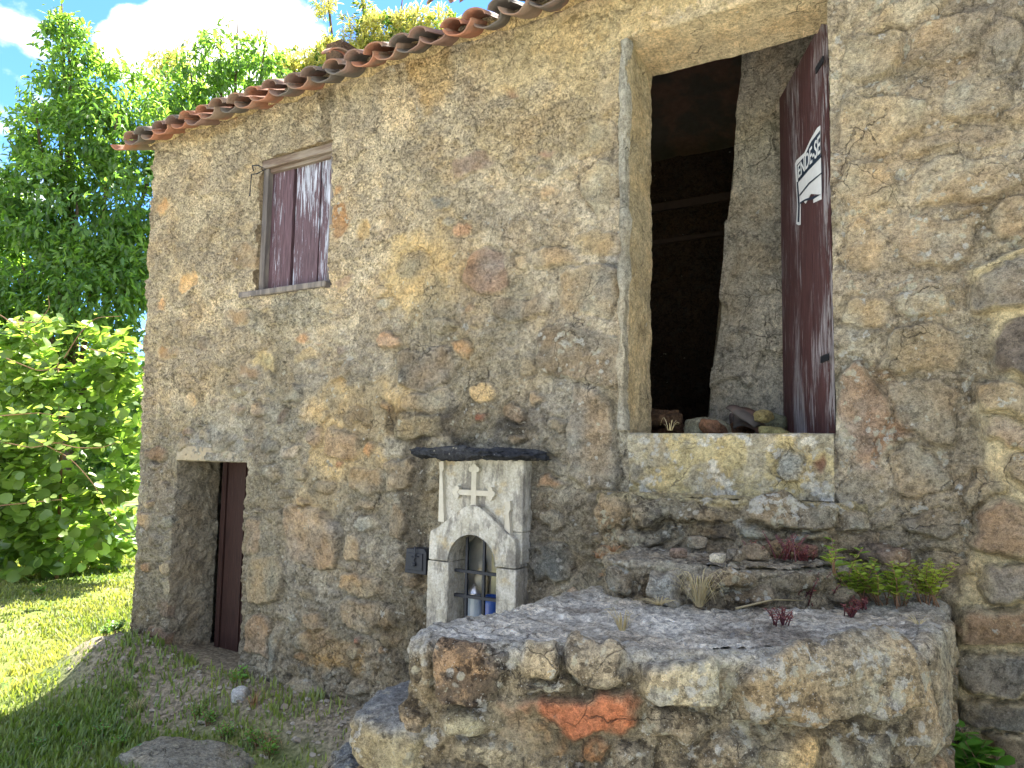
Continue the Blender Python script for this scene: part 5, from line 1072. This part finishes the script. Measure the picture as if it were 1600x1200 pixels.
for a in [((0, 8.2, [(10, 500, 0), (60, 505, 0), (78, 480, 0), (75, 462, 0)], 7, .06)), (0, 8.3, [(100, 560, 0), (125, 520, 0), (150, 496, 0), (190, 494, 0)], 8, .06), (0, 8.3, [(0, 492, 0), (20, 505, 0), (60, 540, 0)], 7, .06), (0, 8.2, [(120, 540, 0), (160, 550, 0), (218, 552, 0)], 8, .09),
          (0, 7.9, [(60, 690, 0), (110, 715, 0), (150, 760, 0), (165, 800, 0), (200, 835, 0)], 14, .15), (0, 7.9, [(0, 650, 0), (60, 645, 0), (110, 652, 0)], 9, .12), (0, 7.8, [(0, 790, 0), (50, 785, 0), (100, 780, 0)], 8, .13), (0, 8, [(0, 690, 0), (50, 700, 0), (100, 690, 0)], 8, .12), (0, 8.2, [(10, 560, 0), (60, 580, 0), (110, 572, 0)], 8, .1), (0, 7.9, [(80, 690, 0), (120, 700, 0), (160, 700, 0), (185, 690, 0)], 8, .14)]: shoot(*a)
P = np.concatenate(Ps); Dd = np.concatenate(Ds); Nn = np.concatenate(Ns); T = np.concatenate(Ts); Sz = np.array(Sz)
gap_ = (fb3(P, 2.1, 77, 3) > .445) | (np.arange(len(P)) >= len(P)-90); P, Dd, Nn, T, Sz = P[gap_], Dd[gap_], Nn[gap_], T[gap_], Sz[gap_]; P = P+np.array([0, 0, 1])*(.5*(fb3(P*np.array([1, 1, .2]), 1.6, 78, 2)-.5))[:, None]
# the nearest, best lit leaves are single objects, the rest one mass
rel = P-CAM; Zd = rel@_f; pxs = 800+F*(rel@CR)/Zd; vis = (pxs > 0) & (pxs < 212); key = np.where(vis, Zd-Sz*8, 99); top = np.argsort(key)[:290]; restm = np.ones(len(P), bool); restm[top] = False
LM = []
for k in range(6):
    v, F_, col = leaves('leaf', np.zeros((1, 3)), np.array([[1., 0, 0]]), np.array([[0, 0, 1.]]), 1.0, 'round', KIWI, None, RNG.uniform(.85, 1.1), np.array([.3+.12*k]), False)
    o = mesh('leaf', v+RNG.normal(size=v.shape)*.02, F_, KIWI, None, True, col); LM.append(o.data); bpy.data.objects.remove(o)
for i in top:
    d = unit(Dd[i]); sd_ = unit(np.cross(Nn[i], d)); nr = np.cross(d, sd_); m4 = Matrix([[d[j]*Sz[i], sd_[j]*Sz[i], nr[j]*Sz[i], P[i][j]] for j in range(3)]+[[0, 0, 0, 1]])
    o = bpy.data.objects.new('leaf', LM[min(5, int(T[i]*6))]); lo, ro, so = m4.decompose(); o.location = lo; o.rotation_mode = 'QUATERNION'; o.rotation_quaternion = ro; o.scale = so
    C.objects.link(o); o.parent = KV; o.matrix_parent_inverse = wmat(KV).inverted()
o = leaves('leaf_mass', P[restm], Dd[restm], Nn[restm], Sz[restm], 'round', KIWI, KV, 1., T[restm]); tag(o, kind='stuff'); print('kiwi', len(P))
for c, R in ck[:1]:
    f = MB(); b0 = np.array([c[0], c[1]+.2, -1.9]); f.tube([b0, (b0+c)/2+np.array([.1, 0, .1]), c], .03, 6, .012); f.build('stem', BROWN_S, KV, True)

# grass
def blades(name, X, Y, Zz, hgt, wid, mat, lean=.5, parent=None, tint=None):
    n = len(X); ang = RNG.uniform(0, 2*math.pi, n); ln_ = RNG.uniform(.1, lean, n)*hgt; dx, dy = np.cos(ang), np.sin(ang); px_, py_ = -dy*wid, dx*wid
    b0 = np.stack([X-px_, Y-py_, Zz-.01], -1); b1 = np.stack([X+px_, Y+py_, Zz-.01], -1); m0 = np.stack([X-px_*.7+dx*ln_*.4, Y-py_*.7+dy*ln_*.4, Zz+hgt*.6], -1); m1 = np.stack([X+px_*.7+dx*ln_*.4, Y+py_*.7+dy*ln_*.4, Zz+hgt*.6], -1); tp = np.stack([X+dx*ln_, Y+dy*ln_, Zz+hgt*.95], -1)
    V_ = np.stack([b0, b1, m1, m0, tp], 1).reshape(-1, 3); F_ = (np.array([(0, 1, 2), (0, 2, 3), (3, 2, 4)])[None]+np.arange(n)[:, None, None]*5).reshape(-1, 3)
    tint = RNG.random(n) if tint is None else tint; col = np.repeat(np.stack([tint, RNG.random(n), 0*tint], -1)[:, None], 5, 1).reshape(-1, 3); return mesh(name, V_, F_, mat, parent, True, col)
n = 330000; X = RNG.uniform(-17, -3.2, n); Y = RNG.uniform(-2.2, 6.5, n); dist = np.hypot(X, Y+D); px_ = 800+F*(((X*CR[0]+(Y+D)*CR[1]))/((X*_f[0]+(Y+D)*_f[1])))
bareness = sst(.95, .35, np.maximum(-Y, 0)+np.maximum(-6.55-X, 0)*3+(fbm(X*2, Y*2, 83, 3)-.5)*.7)*(Y < .5)
patch = sst(.50, .62, fbm(X*1.1, Y*1.1, 600, 4)); bareness = bareness*(.35+.5*sst(.40, .55, fbm(X*5, Y*5, 605, 3))); keep = (px_ > -60) & (px_ < 560) & ~((X > -6.4) & (Y > -.02)) & (RNG.random(n) > bareness*.93) & (RNG.random(n) > patch*.75) & (RNG.random(n) < np.clip(9/dist, 0, 1)**1.0)
X, Y = X[keep], Y[keep]; yel = np.clip(fbm(X*.9, Y*.9, 601, 3)*1.6-.35+RNG.normal(size=len(X))*.18, 0, 1)*np.where((Y > -1.2) & (X < -6.5), 1, .45)  # sun and house shade put into the tint: yellower sunlit, greener shaded
g_o = blades('grass', X, Y, gz(X, Y), RNG.uniform(.025, .085, len(X))*(1-.4*patch[keep]), .0035+.0007*np.hypot(X, Y+D), GRASSM, .9, None, yel); tag(g_o, 'short trodden grass, coloured yellowish where sunlit and green where shaded', 'grass', kind='stuff'); print('grass', len(X))

def herb(name, pos, h, nst, leaf, mat, label, cat='plant', shape='oval', spread=.5, stemmat=None, per=12, group=None, tint=None, lean=(0, 0)):
    pos = np.array(pos, float); root = empty(name, tuple(pos), label, cat, group); V1, D1, N1, S1 = [], [], [], []; f = MB()
    for k in range(nst):
        a = RNG.uniform(0, 2*math.pi); hh = h*RNG.uniform(.6, 1.05); o_ = RNG.normal(size=3)*np.array([spread*h*.35, spread*h*.35, 0]); e_ = np.array([math.cos(a)*spread*hh+lean[0]*hh, math.sin(a)*spread*hh+lean[1]*hh, hh]); p0_ = pos+o_-np.array([0, 0, .01]); mid = p0_+e_*.5+np.array([0, 0, .12*hh]); tip = p0_+e_
        f.tube([p0_, mid, tip], .0028, 5, .0014)
        for j in range(per):
            t_ = .22+.78*(j+.5)/per; q = (1-t_)**2*p0_+2*t_*(1-t_)*(mid+(mid-(p0_+tip)/2)*.5)+t_*t_*tip; aa = j*2.4+k; dd = np.array([math.cos(aa), math.sin(aa), .35]); V1.append(q); D1.append(dd); N1.append(np.array([0, 0, 1])+RNG.normal(size=3)*.3); S1.append(leaf*RNG.uniform(.7, 1.15)*(1.1-.4*t_))
    f.build('stems', stemmat or BROWN_S, root, True); leaves('foliage', np.array(V1), np.array(D1), np.array(N1), np.array(S1), shape, mat, root, 1., tint if tint is None else np.clip(tint+RNG.normal(size=len(V1))*.25, 0, 1)); return root
def at(px, py, z): return onflat(px, py, z)
herb('leafy_weed', at(1372, 940, -.60), (.19), 20, .046, WEED, 'bushiest yellow green leafy weed growing against the wall at the back right of the landing', shape='oval', per=18, tint=.5, lean=(-.25, -.1), spread=.6)
herb('leafy_weed', at(1445, 942, -.60), (.18), 14, .040, WEED, 'leafy weed with browning tips in the far right corner of the landing', shape='oval', per=17, tint=.85, spread=.5)
herb('leafy_weed', at(1305, 893, -.46), .13, 4, .06, WEED, 'small weed with long bright leaves left of the bushiest weed', shape='lance', per=7, tint=.3)
herb('leafy_weed', at(1408, 942, -.6), .10, 6, .03, WEED, 'low pale weed between the two larger weeds in the landing corner', shape='oval', per=7, tint=.5)
for k, (px, py, z, h, n_) in enumerate([(1250, 940, -.6, .11, 12), (1228, 870, -.43, .09, 7), (1180, 868, -.43, .06, 5), (1345, 948, -.6, .04, 6), (1222, 972, -.6, .05, 5), (1330, 960, -.6, .04, 5), (1290, 930, -.58, .06, 6), (1255, 872, -.43, .05, 5)]):
    herb('red_stonecrop', at(px, py, z), h*1.25, int(n_*2.4), .016, RED, ('largest crimson stonecrop clump at the foot of the middle step', 'crimson stonecrop on the middle step between the loose stones and the small bright weed', 'crimson stonecrop on the middle step just right of the whitish pebble',
        'crimson stonecrop on the landing in front of the bushiest weed', 'small crimson stonecrop on the grey landing top, leftmost of those there', 'flat crimson stonecrop on the landing between the largest clump and the bushiest weed', 'crimson stonecrop right beside the largest stonecrop clump', 'crimson stonecrop under the slab near the small bright weed')[k], shape='oval', per=9, stemmat=RED, group='red stonecrop on the steps', spread=.65)
herb('leafy_weed', at(1262, 935, -.6), .09, 5, .018, WEEDG, 'fine green weed mixed into the largest red stonecrop clump', per=9, tint=.3)
q = onwall(1522, 1215, -.32); herb('broadleaf_weed', (q[0], -.32, q[2]-.04), .20, 12, .085, WEEDG, 'fresh green lobed weed at the bottom right corner between landing and wall', shape='round', per=6, tint=.2, spread=.45)
# dry grass tufts
def tuft(pos, h, n_, label, spread=1.0, mat=None, group=None, w=.0022, up=1.0):
    pos = np.array(pos, float); V_, F_ = [], []
    for k in range(n_):
        a = RNG.uniform(0, 2*math.pi); hh = h*RNG.uniform(.5, 1.1); out_ = spread*hh*RNG.uniform(.2, 1); dr = np.array([math.cos(a), math.sin(a), 0]); sd_ = np.array([-dr[1], dr[0], 0]); b0 = len(V_); m_ = 6
        for j in range(m_+1):
            t_ = j/m_; p_ = pos+dr*(out_*t_+.01)+np.array([0, 0, up*hh*(math.sin(t_*math.pi*RNG_c(k)))]); ww = w*(1-t_*.8); V_ += [p_-sd_*ww, p_+sd_*ww, p_+np.array([0, 0, ww*.8])]
        for j in range(m_):
            for i in range(3): x_ = b0+j*3+i; y_ = b0+j*3+(i+1) % 3; F_.append((x_, y_, y_+3, x_+3))
    o = mesh('dry_grass_tuft', np.array(V_), F_, mat or STRAW, None, True, np.array([.5, .5, 0])); return tag(o, label, 'dry grass', group)
def RNG_c(k): return .45+.5*((k*.618) % 1)
tuft(at(1093, 948, -.6)+np.array([0, 0, .0]), .15, 60, 'big straw coloured grass tuft drooping over the middle step', 1.5)
tuft(at(972, 985, -.6), .07, 26, 'small pale dry grass tuft on the front left of the landing top', 1.1)
tuft(at(1030, 945, -.6), .06, 40, 'matted dry grass on the landing beside the big tuft', 2.0, up=.4)
tuft(at(1435, 975, -.6), .05, 12, 'few dry stalks on the right end of the landing top', 1.6, up=.5)
tuft(at(1040, 672, .12)+np.array([0, .06, 0]), .06, 8, 'wisp of dry grass on the door threshold', 1.4)
q = onwall(1140, 745, -.05); tuft(q, .05, 12, 'wisp of dry grass on the front of the yellow lichened sill block', 1.0)
for (px, py) in ((935, 872), (958, 862), (948, 890), (944, 915)):
    q = onwall(px, py, -.42); tuft(q, .07, 30, {872: 'brown dried moss at the upper left end of the middle step', 862: 'brown dried moss on top of the left end of the middle step', 890: 'brown dried moss hanging halfway down the left end of the middle step', 915: 'lowest brown dried moss by the left end of the middle step'}[py], 1.0, BROWN, 'dried brown moss by the steps', up=-.5 if py > 880 else .4)
f = MB(); a, b_ = at(1150, 955, -.60), at(1262, 943, -.60); f.tube([a+np.array([0, 0, .01]), (a+b_)/2+np.array([0, 0, .03]), b_+np.array([0, 0, .012])], .005, 6, .002); tag(f.build('dry_stalk', STRAW, None, True), 'thick dry stalk lying along the landing behind the grey top', 'stalk')
# weeds near the cellar door
WL = [w_+' near the house corner' for w_ in ('green weed under the cellar threshold', 'green weed above the flat grey rock', 'green weed below the rock outcrop')]+['green weed at the wall foot right of the cellar door', 'weed in the shaded grass left of the corner mound', 'weed in the shaded grass nearest the bottom left', 'weed between the corner mound and the shaded grass', 'weed in the shaded grass at the far left edge',
 'weed beside the white paper scrap', 'tall weed between the cellar door and the steps', 'tuft of weed against the house corner where the sunlit grass begins', 'weed just left of the house corner at the shadow edge', 'small weed at the left edge of the picture bottom', 'weed in the sunlit grass under the vine, right one', 'weed in the sunlit grass under the vine, left one', 'weed at the back of the sunlit lawn by the house edge']
for k, (px, py, h, n_, lf) in enumerate([(372, 1075, .16, 4, .05), (330, 1130, .10, 9, .03), (352, 1150, .10, 9, .03), (310, 1120, .08, 7, .03), (400, 1165, .12, 8, .035), (160, 1150, .08, 8, .03), (130, 1175, .08, 8, .03), (190, 1165, .07, 8, .03), (90, 1140, .06, 8, .03), (240, 1185, .06, 7, .03), (420, 1180, .14, 6, .04), (180, 1045, .12, 9, .04), (160, 1060, .10, 8, .035), (60, 1170, .07, 8, .03), (120, 900, .12, 9, .05), (60, 930, .12, 9, .05), (170, 860, .1, 8, .05)]):
    q = at(px, py, -1.85)
    for it in range(4): q = at(px, py, float(gz(np.array([q[0]]), np.array([min(q[1], -.02) if q[0] > -6.4 else q[1]]))[0]))
    if q[0] > -6.4: q[1] = min(q[1], -.05)
    q[2] = float(gz(np.array([q[0]]), np.array([q[1]]))[0])
    herb('ground_weed', q, h, int(n_*1.6), lf, WEEDG, ('thin sprig of weed standing in front of the cellar door' if k == 0 else WL.pop(0)), per=7, tint=.4, group=None if k == 0 else 'low weeds around the house corner')
for (px, py) in ((215, 1090), (395, 1110), (430, 1150)):
    q = at(px, py, -1.78); q[1] = min(q[1], -.06); q[2] = float(gz(np.array([q[0]]), np.array([q[1]]))[0]); tuft(q, .10, 30, {215: 'thin dry grass on the mound at the house corner', 395: 'brown dry grass at the wall foot beside the upright white stone', 430: 'brown dry grass at the wall foot nearest the steps'}[px], 1.3, BROWN if px > 300 else STRAW, 'dry grass at the foot of the house')

# ground stones, litter
pv, pf = [], []; NP_ = 420
for k in range(NP_):
    x_ = RNG.uniform(-6.3, -2.4); y_ = -abs(RNG.normal())*.45-.05; r_ = RNG.uniform(.006, .028)*(1.6 if k % 17 == 0 else 1); z_ = float(gz(np.array([x_]), np.array([y_]))[0])
    dd = unit(np.array([(1, 0, 0), (-.3, .9, 0), (-.8, -.5, 0), (.3, -.9, .1), (0, 0, 1), (.5, .5, .6), (-.5, .1, .8), (0, -.5, .7), (0, 0, -1)], float)+RNG.normal(size=(9, 3))*.2)*np.array([1, .8, .6])*r_+np.array([x_, y_, z_+r_*.2])
    b_0 = len(pv); pv += [tuple(q_) for q_ in dd]; pf += [tuple(b_0+i for i in t3_) for t3_ in ((0, 5, 7), (5, 4, 7), (5, 6, 4), (6, 7, 4), (0, 1, 5), (1, 6, 5), (1, 2, 6), (2, 7, 6), (2, 3, 7), (3, 0, 7), (0, 8, 1), (1, 8, 2), (2, 8, 3), (3, 8, 0))]
tag(mesh('pebbles', np.array(pv), pf, simple('pebble', (.30, .27, .21), .9, 20, .5, .003, c2=(.17, .14, .10)), None, False), 'scattered pebbles and crumbled mortar on the earth at the foot of the house', 'pebbles', kind='stuff')
def gpos(px, py, lift=0):
    q = at(px, py, -1.85)
    for it in range(4): q = at(px, py, float(gz(np.array([q[0]]), np.array([q[1]]))[0]))
    return q+np.array([0, 0, lift])
q = gpos(375, 1108); tag(rock('white_stone', None, (q[0], min(q[1], -.06), q[2]+.06), (.045, .045, .085), .3, (190, 190, 184), 900, 12, (.2, .1, .05)), 'upright white stone on the ground at the cellar door right jamb', 'stone')
q = gpos(290, 1195, -.02); tag(rock('flat_rock', None, tuple(q), (.42, .26, .10), .3, (150, 146, 128), 901, 24, (.3, .4, .3), 3.5, .08), 'broad flat grey rock in the ground below the cellar door', 'rock')
q = gpos(265, 1085, -.10); tag(rock('bedrock', None, (q[0], -.12, q[2]+.02), (.30, .22, .20), .1, (138, 122, 100), 902, 26, (.3, .35, .4), 3., .12), 'rounded rock outcrop under the left jamb of the cellar door', 'rock')
q = gpos(335, 1075, .0); tag(rock('threshold_stone', None, (-5.25, .08, -1.81), (.42, .34, .07), .0, (132, 124, 108), 904, 24, (.3, .2, .4), 4, .06), 'worn grey threshold slab in the cellar doorway', 'stone')
q = gpos(236, 1173, .0); f = MB(); f.add([q+np.array(p) for p in ((-.045, 0, .005), (.04, -.01, .012), (.05, .035, .045), (-.03, .045, .04))]+[q+np.array(p) for p in ((-.045, 0, .001), (.04, -.01, .008), (.05, .035, .041), (-.03, .045, .036))], [(0, 1, 2, 3), (7, 6, 5, 4), (0, 4, 5, 1), (1, 5, 6, 2), (2, 6, 7, 3), (3, 7, 4, 0)]); tag(f.build('paper_scrap', simple('litter_paper', (.62, .66, .72), .6, 20, .1, .001)), 'crumpled white paper scrap on the ground by the flat rock', 'litter')
q = gpos(215, 1170, .0); f = MB(); f.add([q+np.array(p) for p in ((-.04, 0, .005), (.03, 0, .01), (.035, .03, .035), (-.03, .035, .015))]+[q+np.array(p) for p in ((-.04, 0, .001), (.03, 0, .006), (.035, .03, .031), (-.03, .035, .011))], [(0, 1, 2, 3), (7, 6, 5, 4), (0, 4, 5, 1), (1, 5, 6, 2), (2, 6, 7, 3), (3, 7, 4, 0)]); tag(f.build('green_wrapper', simple('litter_green', (.05, .32, .14), .5, 20, .1, .001)), 'green wrapper scrap on the grass left of the white paper', 'litter')

print('house stones', sum(o.name.startswith('stone') and o.parent is HOUSE for o in C.objects), 'tiles', sum(o.name.startswith('roof_tile') and 'kind' not in o for o in C.objects), 'polys', sum(len(o.data.polygons) for o in C.objects if o.type == 'MESH'))
